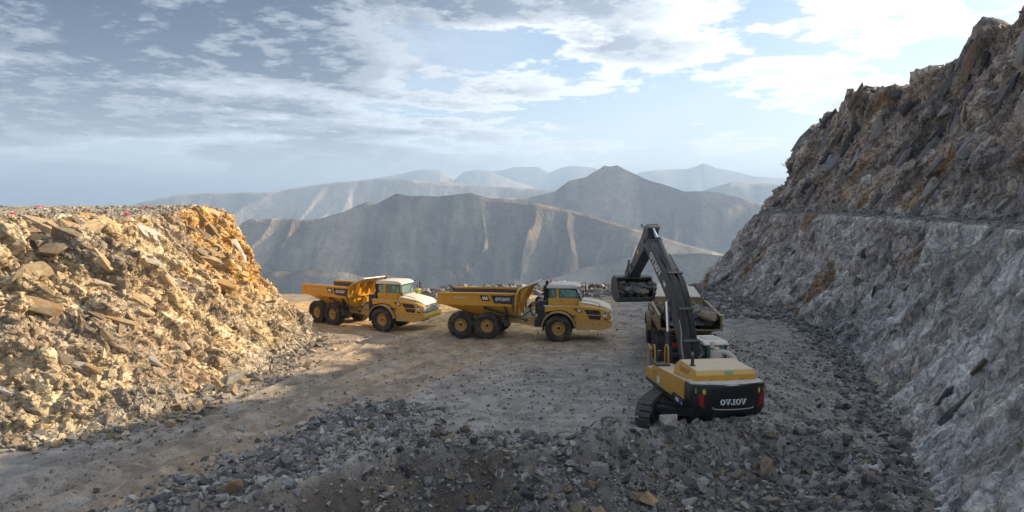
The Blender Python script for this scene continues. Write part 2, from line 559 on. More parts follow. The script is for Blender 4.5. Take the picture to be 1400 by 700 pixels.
def sheet(stations, nu, counts, weights=None):
    st = np.array(stations, float)                     # [station, profile point, xyz]
    fl = np.linalg.norm(np.diff(st[:, 1], axis=0), axis=1)
    if weights is not None: fl = fl * np.array(weights)
    acc = np.concatenate([[0], np.cumsum(fl)])
    T = np.interp(np.linspace(0, acc[-1], nu), acc, np.arange(len(st)))
    rails = np.stack([catmull(T, st[:, k]) for k in range(st.shape[1])], 1)
    vt = np.concatenate([np.linspace(k, k + 1, c, endpoint=False) for k, c in enumerate(counts)] + [[len(counts)]])
    k = np.minimum(vt.astype(int), len(counts) - 1); f = vt - k
    Pm = rails[:, k] * (1 - f)[None, :, None] + rails[:, k + 1] * f[None, :, None]
    # round the profile corners a little
    for _ in range(6):
        Pm[:, 1:-1] = .5 * Pm[:, 1:-1] + .25 * (Pm[:, :-2] + Pm[:, 2:])
    du = np.gradient(Pm, axis=0); dv_ = np.gradient(Pm, axis=1)
    N = np.cross(du, dv_); N /= np.linalg.norm(N, axis=2, keepdims=True) + 1e-9
    return T, vt, Pm, N


def renormal(Pf, nu, nv, ref, it=2):
    G = Pf.reshape(nu, nv, 3)
    n = np.cross(np.gradient(G, axis=0), np.gradient(G, axis=1))
    n /= np.linalg.norm(n, axis=2, keepdims=True) + 1e-9
    if (n.reshape(-1, 3) * ref).sum(1).mean() < 0: n = -n
    for _ in range(it):
        n[1:-1] = .5 * n[1:-1] + .25 * (n[:-2] + n[2:])
        n[:, 1:-1] = .5 * n[:, 1:-1] + .25 * (n[:, :-2] + n[:, 2:])
    n = n.reshape(-1, 3)
    return n / (np.linalg.norm(n, axis=1, keepdims=True) + 1e-9)


# ---- western face (left in the picture)
lw = []
for F_, R_, Pt in (((-32, 21), (-35, 28, 8.3), (-46, 45)), ((-24.5, 23.8), (-28, 30, 8.3), (-40, 50)), ((-18.9, 26.2), (-23.6, 32.2, 8.25), (-36, 55)),
                   ((-16.4, 27.7), (-22.2, 34, 8.3), (-34.5, 57)), ((-15, 29.4), (-21.3, 35.6, 8.3), (-33, 58)), ((-14.3, 32), (-20.8, 38, 8.3), (-32, 59)),
                   ((-13.7, 36), (-20.4, 41, 8.4), (-31, 59)), ((-13.1, 41), (-20, 44.5, 8.5), (-30, 59.5)), ((-13.1, 45.6), (-19.9, 47.4, 8.5), (-29, 60)),
                   ((-14.9, 49.4), (-20.0, 49.8, 8.4), (-28.5, 60.5)), ((-18.5, 54), (-21.5, 52.8, 8.3), (-28.5, 61)),
                   ((-21, 61), (-23.4, 57, 8.2), (-29, 61.5)), ((-31, 66), (-31, 62, 8), (-33, 63))):
    F3 = np.array([*F_, 0.]); R3 = np.array(R_); P3 = np.array([*Pt, 8.75])
    out = F3 - R3; out[2] = 0; out /= np.linalg.norm(out)
    M3 = F3 * .56 + R3 * .44 + np.array([0, 0, .25]) - out * .5
    lw.append([F3 + out * 1.0 + (0, 0, -.7), F3 + (0, 0, .15), M3, R3, R3 * .7 + P3 * .3 + (0, 0, .1), P3, P3 + np.array([-20, 18, -16])])
T, vt, Pm, N = sheet(lw, 950, (10, 84, 92, 36, 40, 8))
nu, nv = Pm.shape[:2]
P = Pm.reshape(-1, 3); Nn = N.reshape(-1, 3)
if Nn[:, 2].mean() < 0: Nn = -Nn
TT = np.repeat(T, nv); VV = np.tile(vt, nu)
slope = S((VV - .6) / .7) * S((3.2 - VV) / .45)
upper = S((VV - 1.6) / .8)
top = S((VV - 2.95) / .25)
AW = axes((.26, .48, -.84), (.76, -.34, .55))
warp = np.stack([fbm(P, 2.2, 2, .5, 60 + k) for k in range(3)], 1) * .35
Pw = P + warp
hA, rA = facets(Pw, AW, (3.8, 1.5, 2.6), .75, .9, .45, 71, .07, .4)
lump = fbm(P, 6.5, 3, .5, 75)
soft = S(fbm(P, 3.4, 3, .5, 76) * 2.2 + .45 - .5 * upper)            # dusty scree between the blocks
foot = S(VV / 1.2)
ribs = ridged(((P + warp * .5) @ AW.T) * np.array([.07, 1., .3]), .95, 3, .55, 78) - .55
V = P + Nn * (foot * (slope * (.55 * lump + .55 * ribs * (.35 + .65 * upper) + hA * (.55 + .35 * upper)) + top * .12 * fbm(P, 2.5, 3, .5, 77)))[:, None]
N1 = renormal(V, nu, nv, Nn, 4)
hB, rB = facets(V + warp, AW, (1.7, .66, 1.2), .32, .38, .24, 72, .09, .55)
V = V + N1 * (foot * slope * (1 - .5 * soft) * hB)[:, None]
N1 = renormal(V, nu, nv, Nn, 3)
hC, rC = facets(V + warp * .4, AW, (.72, .46, .55), .12, .15, .06, 73, .12, .8)
V = V + N1 * (foot * (slope * (1 - .4 * soft) + top * .5) * hC)[:, None]
N1 = renormal(V, nu, nv, Nn, 2)
hD, rD = facets(V, np.eye(3), (.33, .30, .30), .055, .07, .035, 74, .15, .7)
V = V + N1 * (foot * (hD * (.5 + .5 * slope)))[:, None]
n1, n2 = fbm(P, 3.0, 4, .55, 81), fbm(P, .8, 4, .6, 82)
C = np.broadcast_to((.36, .275, .165), (len(P), 3))
C = lerp3(C, np.broadcast_to((.50, .41, .28), (len(P), 3)), S(rB * 1.3 - .25 + n1 * .4) * (1 - soft * .4))
C = lerp3(C, np.broadcast_to((.22, .18, .14), (len(P), 3)), S((rA - .58) * 3 + n1) * .8)
C = lerp3(C, np.broadcast_to((.33, .22, .15), (len(P), 3)), S((rC - .78) * 5) * .6)
stain = np.clip(S((P[:, 1] - 41.5 + 6 * n1 - 1.2 * rA) / 4.5) * S((P[:, 2] - 2.2 + 2 * n1) / 2) * S((56 - P[:, 1]) / 3), 0, 1)
stain = np.maximum(stain * S(n1 * 1.6 + .85), .8 * S((n1 - .42) * 6))
C = lerp3(C, np.broadcast_to((.46, .265, .09), (len(P), 3)), stain * (1 - .85 * top) * .95 * (.55 + .65 * rC))
C = lerp3(C, np.broadcast_to((.27, .245, .215), (len(P), 3)), top * np.clip(.75 + n1 * .6, 0, 1))
C = lerp3(C, np.broadcast_to((.235, .21, .18), (len(P), 3)), S((1.5 - VV + n1 * .6) / .5) * .75)
C = C * (1 + .3 * n2 + .3 * (rD - .5) + .35 * (rC - .5))[:, None]
lo = np_mesh('rock_face_west', V, grid_faces(nu, nv), 'cliff_west', C, True)
tag(lo, 'sunlit tan and orange fractured rock face with flat top', 'rock face', kind='structure')
LW = dict(C=C.reshape(nu, nv, 3), V=V.reshape(nu, nv, 3), N=Nn.reshape(nu, nv, 3), T=T, vt=vt)

# ---- eastern face with its bench (right in the picture)
rw = []
for F_, B1, B2, C_ in (((7.0, 5), (11.5, 3, 8.0), (14.5, 2, 8.1), (31, 2, 24)), ((10.2, 13.5), (14.4, 12, 8.0), (17.4, 11, 8.1), (31, 15, 23)),
                       ((12.7, 20.8), (17, 19.5, 8.0), (20, 18.5, 8.1), (31, 26, 24.5)), ((15.4, 27.2), (19.4, 26.3, 8.0), (22.4, 25.5, 8.1), (30.8, 38.8, 23.6)),  # crest raised here, out of view, so its shadow covers the road
                       ((18.5, 36), (22, 35, 8.0), (24.8, 34.6, 8.1), (30.4, 43.5, 20.6)), ((20.8, 44), (23.6, 43.3, 8.0), (26, 43, 8.1), (30.8, 48.5, 19.8)),
                       ((22, 51), (24.6, 50.5, 8.0), (26.6, 50.3, 8.1), (30.6, 54, 18.2)), ((22.1, 60), (24.8, 60, 8.0), (26.2, 60, 8.2), (29.3, 61.5, 18.7)),
                       ((21.6, 68), (24.3, 67, 7.9), (25.4, 66.8, 8.2), (29.2, 66, 16.8)), ((20.2, 74.5), (24.0, 71.5, 7.4), (24.9, 71.2, 8.0), (28.4, 70, 14.2)),
                       ((22.5, 82), (26.5, 77, 6.5), (27.2, 76, 7.2), (30.5, 73, 13.4)), ((32, 88), (34, 83, 6.5), (34.5, 82, 7), (37, 76, 13))):
    F3 = np.array([*F_, 0.]); a, b2, c3 = map(np.array, (B1, B2, C_))
    out = F3 - a; out[2] = 0; out /= np.linalg.norm(out)
    mid1 = F3 * .5 + a * .5 - out * .25
    mid2 = b2 * .5 + c3 * .5 + np.array([.4, 0, -.4])
    rw.append([F3 + out * .9 + (0, 0, -.7), F3 + (0, 0, .1), mid1, a, b2, mid2, c3, c3 + np.array([9, 2.5, -3.5]), c3 + np.array([40, 10, -30])])
T, vt, Pm, N = sheet(rw, 900, (10, 62, 62, 30, 84, 84, 12, 4), (.5, .8, 1, 1, 1, 1, 1, 1, 1, .9, .4))
nu, nv = Pm.shape[:2]
P = Pm.reshape(-1, 3); Nn = N.reshape(-1, 3)
if Nn[:, 0].mean() > 0: Nn = -Nn
TT = np.repeat(T, nv); VV = np.tile(vt, nu)
low = S((VV - .7) / .5) * S((3.05 - VV) / .25)
up = S((VV - 3.9) / .4)
ben = S((VV - 2.95) / .15) * S((4.2 - VV) / .3)
AE = axes((.42, -.50, .76), (-.86, -.3, .42))
warp = np.stack([fbm(P, 2.4, 2, .5, 160 + k) for k in range(3)], 1) * .4
Pw = P + warp
hA, rA = facets(Pw, AE, (4.6, 1.8, 2.6), .55, .75, .16, 171)
lump = fbm(P, 7., 3, .5, 175)
streak = fbm((P @ AE.T) * np.array([.12, 1., .4]), .5, 4, .6, 176)          # drag marks of the digging teeth
nearsm = S((44 - P[:, 1]) / 16)                                            # dug smoother close by
foot = S(VV / 1.1) * S((8 - VV) / .9 + .02)
V = P + Nn * (foot * (low * (.35 * lump + hA * .5 * (1 - .4 * nearsm)) + up * (.55 * lump + hA) + ben * .1 * lump
              + .45 * np.maximum(lump, 0) * S((1.6 - VV) / .9) * S((VV - .2) / .5)))[:, None]
N1 = renormal(V, nu, nv, Nn, 4)
hB, rB = facets(V + warp, AE, (2.0, .85, 1.3), .36, .42, .14, 172, .1, .5)
V = V + N1 * (foot * hB * (low * (1.0 - .5 * nearsm) + up))[:, None]
N1 = renormal(V, nu, nv, Nn, 3)
hC, rC = facets(V + warp * .4, AE, (.85, .48, .6), .14, .18, .07, 173, .12, .6)
V = V + N1 * (foot * (hC * (low * (.95 - .25 * nearsm) + up + ben * .3) + low * streak * (.06 + .10 * nearsm)))[:, None]
N1 = renormal(V, nu, nv, Nn, 2)
hD, rD = facets(V, AE, (.36, .24, .26), .04, .05, .025, 174, .14, .8)
V = V + N1 * (foot * hD)[:, None]
n1, n2 = fbm(P, 3.6, 4, .55, 181), fbm(P, .8, 4, .6, 182)
n4 = fbm((P @ AE.T) * np.array([.35, 1., .6]), 2.4, 4, .6, 183)
C = lerp3(np.broadcast_to((.40, .375, .352), (len(P), 3)), np.broadcast_to((.38, .318, .26), (len(P), 3)), up)
C = lerp3(C, np.broadcast_to((.50, .475, .45), (len(P), 3)), S(rB * 1.3 - .35 + n4 * 1.0) * (.45 + .5 * low))
C = lerp3(C, np.broadcast_to((.135, .127, .122), (len(P), 3)), S((rA - .55) * 2.5 + n1 * .9) * (.5 + .15 * up))
C = lerp3(C, np.broadcast_to((.40, .30, .21), (len(P), 3)), np.clip(S((n4 - .08) * 4) * up * .85 + S((rC - .84) * 7) * .5, 0, 1))
C = lerp3(C, np.broadcast_to((.255, .15, .07), (len(P), 3)), S((n1 * .8 + n4 - .30) * 4) * .8 * (1 - .6 * nearsm))
C = lerp3(C, np.broadcast_to((.21, .195, .185), (len(P), 3)), ben * .85)
C = C * (1 + .25 * n2 + .3 * (rD - .5) + .22 * streak * low)[:, None]
ro = np_mesh('rock_face_east', V, grid_faces(nu, nv), 'cliff_east', C)
tag(ro, 'shaded grey rock face with a bench halfway up and rugged crest', 'rock face', kind='structure')
RW = dict(C=C.reshape(nu, nv, 3), V=V.reshape(nu, nv, 3), N=Nn.reshape(nu, nv, 3), T=T, vt=vt)


def on_face(D, u, v):
    """point and outward direction on a face, by station and profile position"""
    i = int(np.clip(np.searchsorted(D['T'], u), 1, len(D['T']) - 2)); j = int(np.clip(np.searchsorted(D['vt'], v), 1, len(D['vt']) - 2))
    return Vector(D['V'][i, j]), Vector(D['N'][i, j]).normalized()


# ------------------------------------------------------------------ hillside, valley, mountains
a = np.linspace(0, 2 * math.pi, 97)[:-1]
rr = np.array([1., 1.25, 1.7, 2.5, 3.8, 5.8, 8.5, 12.])
zz = np.array([-18., -28, -55, -100, -165, -230, -285, -304.])
V = []
for k in range(len(rr)):
    n = fbm(np.stack([np.cos(a) * 3 + k, np.sin(a) * 3, a * 0], 1), 1., 3, .5, 5)
    V.append(np.stack([np.cos(a) * 62 * rr[k] * (1 + .2 * n * (k > 1)), 30 + np.sin(a) * 68 * rr[k] * (1 + .2 * n * (k > 1)), np.full(96, zz[k]) + 6 * n * k], 1))
V = np.array(V).reshape(-1, 3)
F = [[k * 96 + i, k * 96 + (i + 1) % 96, (k + 1) * 96 + (i + 1) % 96, (k + 1) * 96 + i] for k in range(len(rr) - 1) for i in range(96)]
h = np_mesh('hillside', V, F, 'mountain', np.broadcast_to((.25, .21, .17), (len(V), 3)), True)
tag(h, 'bare hillside falling away below the quarry', 'hillside', kind='structure')
b0 = bmesh.new()
bmesh.ops.create_grid(b0, x_segments=60, y_segments=60, size=44000)
me = bpy.data.meshes.new('valley_floor'); b0.to_mesh(me); b0.free()
a_ = me.color_attributes.new('mineral', 'FLOAT_COLOR', 'POINT')
a_.data.foreach_set('color', np.tile(np.array([.27, .245, .22, 1.], np.float32), len(me.vertices)))
me.materials.append(MATS['mountain'])
vf = bpy.data.objects.new('valley_floor', me); col.objects.link(vf); vf.location = (0, 0, -302)
tag(vf, 'flat hazy desert plain far below the quarry', 'valley', kind='structure')


def mountain(name, label, D, prof, depth, nx, ny, spur, seed, back=.6, colr=(.25, .205, .17), base=-312, light=(.56, .455, .36)):
    """prof: bearing (tangent) and height (tangent) of the crest seen from the quarry, at distance D"""
    prof = np.array(prof, float)
    tx = np.linspace(prof[0, 0], prof[-1, 0], nx)
    hz = np.interp(tx, prof[:, 0], prof[:, 1])
    xs = tx * D
    zc_ = 9.1 + hz * D
    s = np.concatenate([np.linspace(-1, 0, ny), np.linspace(0, back, ny // 3)[1:]])
    X, Sg = np.meshgrid(xs, s, indexing='ij')
    Zc = np.repeat(zc_[:, None], len(s), 1)
    Pn = np.stack([X.ravel(), (Sg * depth).ravel(), np.full(X.size, float(seed * 97))], 1)
    wx = fbm(Pn, depth * .5, 3, .5, seed)
    Pr = Pn * np.array([1., .36, 1.]); Pr[:, 0] += wx * depth * .12 - Pn[:, 1] * .45
    Ps = Pn * np.array([1., .16, 1.]); Ps[:, 0] += wx * depth * .22 - Pn[:, 1] * .55
    gs_ = np.clip(np.abs(vnoise(Ps / spur, seed + 3)) * 1.9, 0, 1) ** .8                              # long spurs from crest to toe
    gl = .62 * gs_ + .38 * np.clip(1.05 - ridged(Pr, spur * .7, 5, .5, seed + 4), 0, 1.2)                                    # gullies between sharp spurs
    Pf = Pn * np.array([1., .3, 1.]); Pf[:, 0] += wx * depth * .2 - Pn[:, 1] * .4
    gf = np.clip(1.05 - ridged(Pf, spur * .33, 4, .55, seed + 9), 0, 1.2)
    t = np.abs(Sg.ravel())
    env = (1 - t) ** 1.15
    hh = Zc.ravel() - base
    mid_ = np.minimum(t * 4.5, 1) * (1 - t) ** .5
    z = base + hh * np.clip(env - (gl * .78 + gf * .28) * mid_, -.02, 1.2)
    z += fbm(Pn, spur * .3, 4, .55, seed + 5) * hh * .010
    Yy = D + Sg.ravel() * depth + wx * depth * .03
    c1 = fbm(Pn * np.array([1, .6, 1]), spur * .9, 4, .6, seed + 11)
    C = lerp3(np.broadcast_to(colr, (len(Pn), 3)), np.broadcast_to(light, (len(Pn), 3)), S(c1 * 2 + .3))
    o = np_mesh(name, np.stack([X.ravel(), Yy, z], 1), grid_faces(nx, len(s)), 'mountain', C, True)
    tag(o, label, 'mountain', kind='structure')
    return o


def prof(*pp):          # surveyed crest points: bearing offset and height offset over the focal length
    return [((x - 700) / 972., (275 - y) / 972.) for x, y in pp]


mountain('mountain_ridge', 'nearest brown ridge with sunlit spurs across the valley', 2000,
         prof((300, 330), (335, 304), (345, 299), (385, 298), (414, 300), (440, 298), (470, 290), (503, 276), (514, 279), (543, 265), (561, 268), (600, 269), (643, 264), (668, 271), (700, 274), (740, 279), (800, 292), (860, 310), (940, 335), (1040, 360)),
         520, 440, 130, 135, 3)
mountain('mountain_peak', 'broad double-topped mountain in the middle of the view', 2900,
         prof((560, 300), (610, 280), (660, 272), (720, 270), (757, 263), (778, 248), (800, 243), (812, 235), (825, 227), (833, 229), (843, 227), (864, 237), (886, 246), (910, 254), (936, 262), (971, 262), (1000, 268), (1032, 276), (1090, 290), (1180, 310)),
         820, 400, 140, 230, 5)
mountain('foothill', 'low hazy foothill at the foot of the double-topped mountain', 1650,
         prof((640, 405), (760, 380), (800, 366), (860, 352), (900, 349), (960, 346), (1010, 352), (1080, 372), (1150, 400)), 420, 160, 50, 170, 7)
mountain('foothill', 'pale low foothill beyond the sunlit rock face', 1450,
         prof((240, 400), (330, 384), (370, 372), (420, 369), (470, 372), (520, 384), (600, 405)), 360, 150, 45, 150, 8, light=(.5, .45, .38))
mountain('mountain_ridge', 'long blue ridge behind the sunlit rock face on the left', 5200,
         prof((150, 290), (200, 275), (240, 267), (282, 264), (330, 263), (378, 262), (405, 257), (432, 253), (465, 249), (496, 247), (521, 243), (560, 246), (620, 250), (700, 257), (780, 262), (860, 275)),
         1100, 260, 80, 330, 11)
mountain('mountain_ridge', 'pale flat-topped mountain left of the double-topped one', 8500,
         prof((470, 262), (507, 246), (535, 240), (557, 236), (578, 231), (603, 233), (614, 240), (621, 246), (634, 235), (650, 232), (671, 234), (696, 246), (730, 256)), 2600, 240, 60, 900, 13)
mountain('mountain_ridge', 'faint far mountain seen between the flat-topped and double-topped mountains', 9500,
         prof((600, 255), (640, 240), (682, 234), (704, 229), (736, 229), (750, 237), (765, 231), (778, 227), (800, 229), (811, 230), (840, 240), (880, 252)), 2800, 240, 60, 1100, 17)
mountain('mountain_peak', 'faint far peak with a sharp tip beside the grey rock face', 9000,
         prof((830, 255), (860, 241), (877, 235), (900, 232), (936, 232), (950, 228), (961, 223), (979, 230), (1011, 236), (1029, 241), (1064, 243), (1100, 246), (1160, 258)), 2800, 240, 60, 1000, 19)
mountain('mountain_ridge', 'blue ridge below the sharp far peak by the grey rock face', 5200,
         prof((920, 275), (968, 258), (1000, 249), (1025, 252), (1046, 251), (1064, 253), (1100, 258), (1180, 275)), 1000, 220, 60, 330, 23)

# ------------------------------------------------------------------ the air
m = bpy.data.materials.new('air'); m.use_nodes = True
m.node_tree.nodes.clear()
pv = m.node_tree.nodes.new('ShaderNodeVolumePrincipled')
pv.inputs['Color'].default_value = (.53, .73, 1.0, 1)
pv.inputs['Density'].default_value = 1.8e-4
pv.inputs['Anisotropy'].default_value = .3
ou = m.node_tree.nodes.new('ShaderNodeOutputMaterial')
m.node_tree.links.new(pv.outputs[0], ou.inputs['Volume'])
b0 = bmesh.new()
bmesh.ops.create_cube(b0, size=1)
for v in b0.verts:
    v.co = (v.co.x * 90000, v.co.y * 90000, -314 if v.co.z < 0 else 505)
me = bpy.data.meshes.new('haze'); b0.to_mesh(me); b0.free()
me.materials.append(m)
hz = bpy.data.objects.new('haze', me); col.objects.link(hz)
tag(hz, 'pale blue haze filling the valley air', 'haze', kind='stuff')


# ------------------------------------------------------------------ unseen clouds, placed out of view so their shadows fall on the mountains
m, t, b = new_mat('cloud')
b.inputs['Base Color'].default_value = (.9, .9, .9, 1)
b.inputs['Roughness'].default_value = 1
b.inputs['Specular IOR Level'].default_value = 0


def cloud(loc, size, seed):
    b0 = bmesh.new(); bmesh.ops.create_icosphere(b0, subdivisions=4, radius=1)
    V = np.array([v.co[:] for v in b0.verts]); b0.free()
    b0 = bmesh.new(); bmesh.ops.create_icosphere(b0, subdivisions=4, radius=1)
    n = fbm(V + seed, .55, 5, .55, seed)
    Vn = V * (1 + .55 * n)[:, None]
    Vn[:, 2] = np.where(Vn[:, 2] < 0, Vn[:, 2] * .35, Vn[:, 2])
    for v, q in zip(b0.verts, Vn * np.array(size)): v.co = q
    me = bpy.data.meshes.new('cloud'); b0.to_mesh(me); b0.free()
    for p in me.polygons: p.use_smooth = True
    me.materials.append(MATS['cloud'])
    o = bpy.data.objects.new('cloud', me); col.objects.link(o); o.location = loc
    tag(o, 'white cumulus cloud out of view, placed to shade the far mountains', 'cloud', 'clouds over the far valley', kind='structure')


rc = random.Random(5)
for k in range(27):
    if k < 21: x, y, q = rc.uniform(3000, 4500), rc.uniform(2150, 3800), rc.uniform(140, 260)
    else: x, y, q = rc.uniform(2150, 2800), rc.uniform(1850, 2750), rc.uniform(35, 60)
    if x / y < .68: x = y * .68 + rc.uniform(0, 400)
    cloud((x, y, 1300 + rc.uniform(-30, 80)), (q * 1.5, q * .95, 120), 300 + k)


# ------------------------------------------------------------------ mesh builder
class MB:
    def __init__(s, M=None):
        s.v, s.f = [], []
        s.M = M or Matrix()

    def add(s, vs, fs):
        o = len(s.v)
        s.v += [s.M @ Vector(v) for v in vs]
        s.f += [[i + o for i in f] for f in fs]
        return s

    def box(s, x0, x1, y0, y1, z0, z1, rot=None):
        c = Vector(((x0 + x1) / 2, (y0 + y1) / 2, (z0 + z1) / 2))
        vs = [Vector((x, y, z)) for x in (x0, x1) for y in (y0, y1) for z in (z0, z1)]
        if rot: vs = [rot @ (v - c) + c for v in vs]
        return s.add(vs, [(0, 1, 3, 2), (4, 6, 7, 5), (0, 4, 5, 1), (2, 3, 7, 6), (0, 2, 6, 4), (1, 5, 7, 3)])

    def prism(s, poly, y0, y1):
        """polygon in x,z extruded along y"""
        n = len(poly)
        ar = sum(poly[i][0] * poly[(i + 1) % n][1] - poly[(i + 1) % n][0] * poly[i][1] for i in range(n))
        if ar < 0: poly = poly[::-1]
        vs = [(x, y0, z) for x, z in poly] + [(x, y1, z) for x, z in poly]
        fs = [list(range(n)), list(range(2 * n - 1, n - 1, -1))] + [(i, i + n, (i + 1) % n + n, (i + 1) % n) for i in range(n)]
        return s.add(vs, fs)

    def plan(s, poly, levels):
        """closed plan outline (x,y) lofted through (z, inset scale centre-wise) levels"""
        n = len(poly); cx = sum(p[0] for p in poly) / n; cy = sum(p[1] for p in poly) / n
        vs = []
        for z, ins in levels:
            for x, y in poly:
                d = math.hypot(x - cx, y - cy)
                k = (d - ins) / d
                vs.append((cx + (x - cx) * k, cy + (y - cy) * k, z))
        fs = [list(range(n))[::-1]]
        for L in range(len(levels) - 1):
            fs += [(L * n + i, L * n + (i + 1) % n, (L + 1) * n + (i + 1) % n, (L + 1) * n + i) for i in range(n)]
        fs.append([(len(levels) - 1) * n + i for i in range(n)])
        return s.add(vs, fs)

    def loft(s, rings, cap=True, close=True):
        n = len(rings[0]); vs = [p for r in rings for p in r]; fs = []
        m = n if close else n - 1
        for L in range(len(rings) - 1):
            fs += [(L * n + i, L * n + (i + 1) % n, (L + 1) * n + (i + 1) % n, (L + 1) * n + i) for i in range(m)]
        if cap:
            fs += [list(range(n))[::-1], [(len(rings) - 1) * n + i for i in range(n)]]
        return s.add(vs, fs)

    def cyl(s, p0, p1, r, n=12, r1=None):
        p0, p1 = Vector(p0), Vector(p1); r1 = r if r1 is None else r1
        d = (p1 - p0).normalized(); a = d.orthogonal().normalized(); b = d.cross(a)
        rings = [[p + (a * math.cos(t) + b * math.sin(t)) * rr for t in [2 * math.pi * k / n for k in range(n)]] for p, rr in ((p0, r), (p1, r1))]
        return s.loft(rings)

    def tube(s, pts, r, n=8, sub=5):
        pts = [Vector(p) for p in pts]
        if len(pts) > 2 and sub > 1:
            arr = np.array([p[:] for p in pts]); T = np.linspace(0, len(pts) - 1, (len(pts) - 1) * sub + 1)
            pts = [Vector(p) for p in catmull(T, arr)]
        rings = []; a = None
        for i, p in enumerate(pts):
            d = (pts[min(i + 1, len(pts) - 1)] - pts[max(i - 1, 0)]).normalized()
            if a is None: a = d.orthogonal().normalized()
            a = (a - d * a.dot(d)).normalized(); b = d.cross(a)
            rings.append([p + (a * math.cos(2 * math.pi * k / n) + b * math.sin(2 * math.pi * k / n)) * r for k in range(n)])
        return s.loft(rings)

    def lathe_y(s, prof_, c, n=32, a0=0, a1=2 * math.pi):
        """profile of (radius, y) turned about the y axis through c"""
        full = abs(a1 - a0 - 2 * math.pi) < 1e-6
        m = n if full else n + 1
        vs = [(c[0] + r * math.cos(a0 + (a1 - a0) * k / n), c[1] + y, c[2] + r * math.sin(a0 + (a1 - a0) * k / n)) for k in range(m) for r, y in prof_]
        q = len(prof_)
        fs = [(k * q + i, k * q + (i + 1) % q, ((k + 1) % m) * q + (i + 1) % q, ((k + 1) % m) * q + i) for k in range(n) for i in range(q)]
        if not full:
            fs += [list(range(q)), [(m - 1) * q + i for i in range(q)][::-1]]
        return s.add(vs, fs)

    def letters(s, o, u, v, h, mirrored=True, depth=.012):
        """the maker's five-letter slab-serif word; o lower-left corner as seen, u along, v up"""
        o, u, v = Vector(o), Vector(u).normalized(), Vector(v).normalized()
        nrm = u.cross(v)
        def V_(x): return [[(x, 1), (x + .42, 1), (x + .42, .88), (x, .88)], [(x + .06, .9), (x + .34, .9), (x + .60, 0), (x + .42, 0)],
                           [(x + .72, .9), (x + .86, .9), (x + .60, 0), (x + .50, 0)], [(x + .62, 1), (x + .98, 1), (x + .98, .88), (x + .62, .88)]]
        def L_(x): return [[(x + .12, 0), (x + .36, 0), (x + .36, 1), (x + .12, 1)], [(x, 1), (x + .5, 1), (x + .5, .87), (x, .87)],
                           [(x, 0), (x + .78, 0), (x + .78, .15), (x, .15)], [(x + .64, .1), (x + .78, .1), (x + .78, .42), (x + .70, .42)]]
        def O_(x):
            q = []
            for k in range(14):
                a, b = 2 * math.pi * k / 14, 2 * math.pi * (k + 1) / 14
                q.append([(x + .46 + .46 * math.cos(a), .5 + .52 * math.sin(a)), (x + .46 + .46 * math.cos(b), .5 + .52 * math.sin(b)),
                          (x + .46 + .2 * math.cos(b), .5 + .38 * math.sin(b)), (x + .46 + .2 * math.cos(a), .5 + .38 * math.sin(a))])
            return q
        quads = V_(0) + O_(1.0) + L_(2.0) + V_(2.82) + O_(3.82)
        W = 4.74
        for q in quads:
            pts = [((W - x) if mirrored else x, y) for x, y in q]
            a = [o + u * (x * h) + v * (y * h) for x, y in pts]
            b = [p + nrm * depth for p in a]
            s.add(a + b, [(0, 1, 2, 3), (4, 7, 6, 5), (0, 4, 5, 1), (1, 5, 6, 2), (2, 6, 7, 3), (3, 7, 4, 0)])
        return s

    def build(s, name, mat, parent=None, bevel=0.0, smooth=False, label=None):
        me = bpy.data.meshes.new(name)
        me.from_pydata([v[:] for v in s.v], [], s.f)
        b_ = bmesh.new(); b_.from_mesh(me); bmesh.ops.recalc_face_normals(b_, faces=b_.faces[:]); b_.to_mesh(me); b_.free()
        me.materials.append(MATS[mat])
        if smooth or bevel:
            me.polygons.foreach_set('use_smooth', [True] * len(me.polygons))
            try: me.set_sharp_from_angle(angle=R(38))
            except Exception: pass
        o = bpy.data.objects.new(name, me); col.objects.link(o)
        if parent: o.parent = parent
        if bevel:
            md = o.modifiers.new('bevel', 'BEVEL'); md.width = bevel; md.segments = 2; md.limit_method = 'ANGLE'; md.angle_limit = R(35)
            md.harden_normals = True
        if label: o['label'] = label
        return o


# ------------------------------------------------------------------ rocks
def ico(sub):
    b_ = bmesh.new(); bmesh.ops.create_icosphere(b_, subdivisions=sub, radius=1)
    V = np.array([v.co[:] for v in b_.verts]); F = np.array([[v.index for v in f.verts] for f in b_.faces]); b_.free()
    return V, F


def rock_shape(npts, seed, dims=(1., .8, .7)):
    """angular broken block: hull of points near the faces of a box"""
    r_ = np.random.default_rng(seed)
    p = r_.uniform(-1, 1, (npts, 3)); p = p / np.abs(p).max(1, keepdims=True) * r_.uniform(.72, 1.0, (npts, 1))
    p *= np.array(dims)
    b_ = bmesh.new()
    for q in p: b_.verts.new(q)
    res = bmesh.ops.convex_hull(b_, input=b_.verts[:])
    bmesh.ops.delete(b_, geom=list({v for v in b_.verts if not v.link_faces}), context='VERTS')
    bmesh.ops.triangulate(b_, faces=b_.faces[:])
    bmesh.ops.recalc_face_normals(b_, faces=b_.faces[:])
    b_.verts.index_update()
    V = np.array([v.co[:] for v in b_.verts]); F = np.array([[v.index for v in f.verts] for f in b_.faces]); b_.free()
    return V / np.abs(V).max(), F


ROCKS = []
for k in range(16):
    V, F = rock_shape(15 + k % 5, 500 + k)
    me = bpy.data.meshes.new('rock_shape'); me.from_pydata(V.tolist(), [], F.tolist()); me.update()
    ROCKS.append(me)
RM = {}


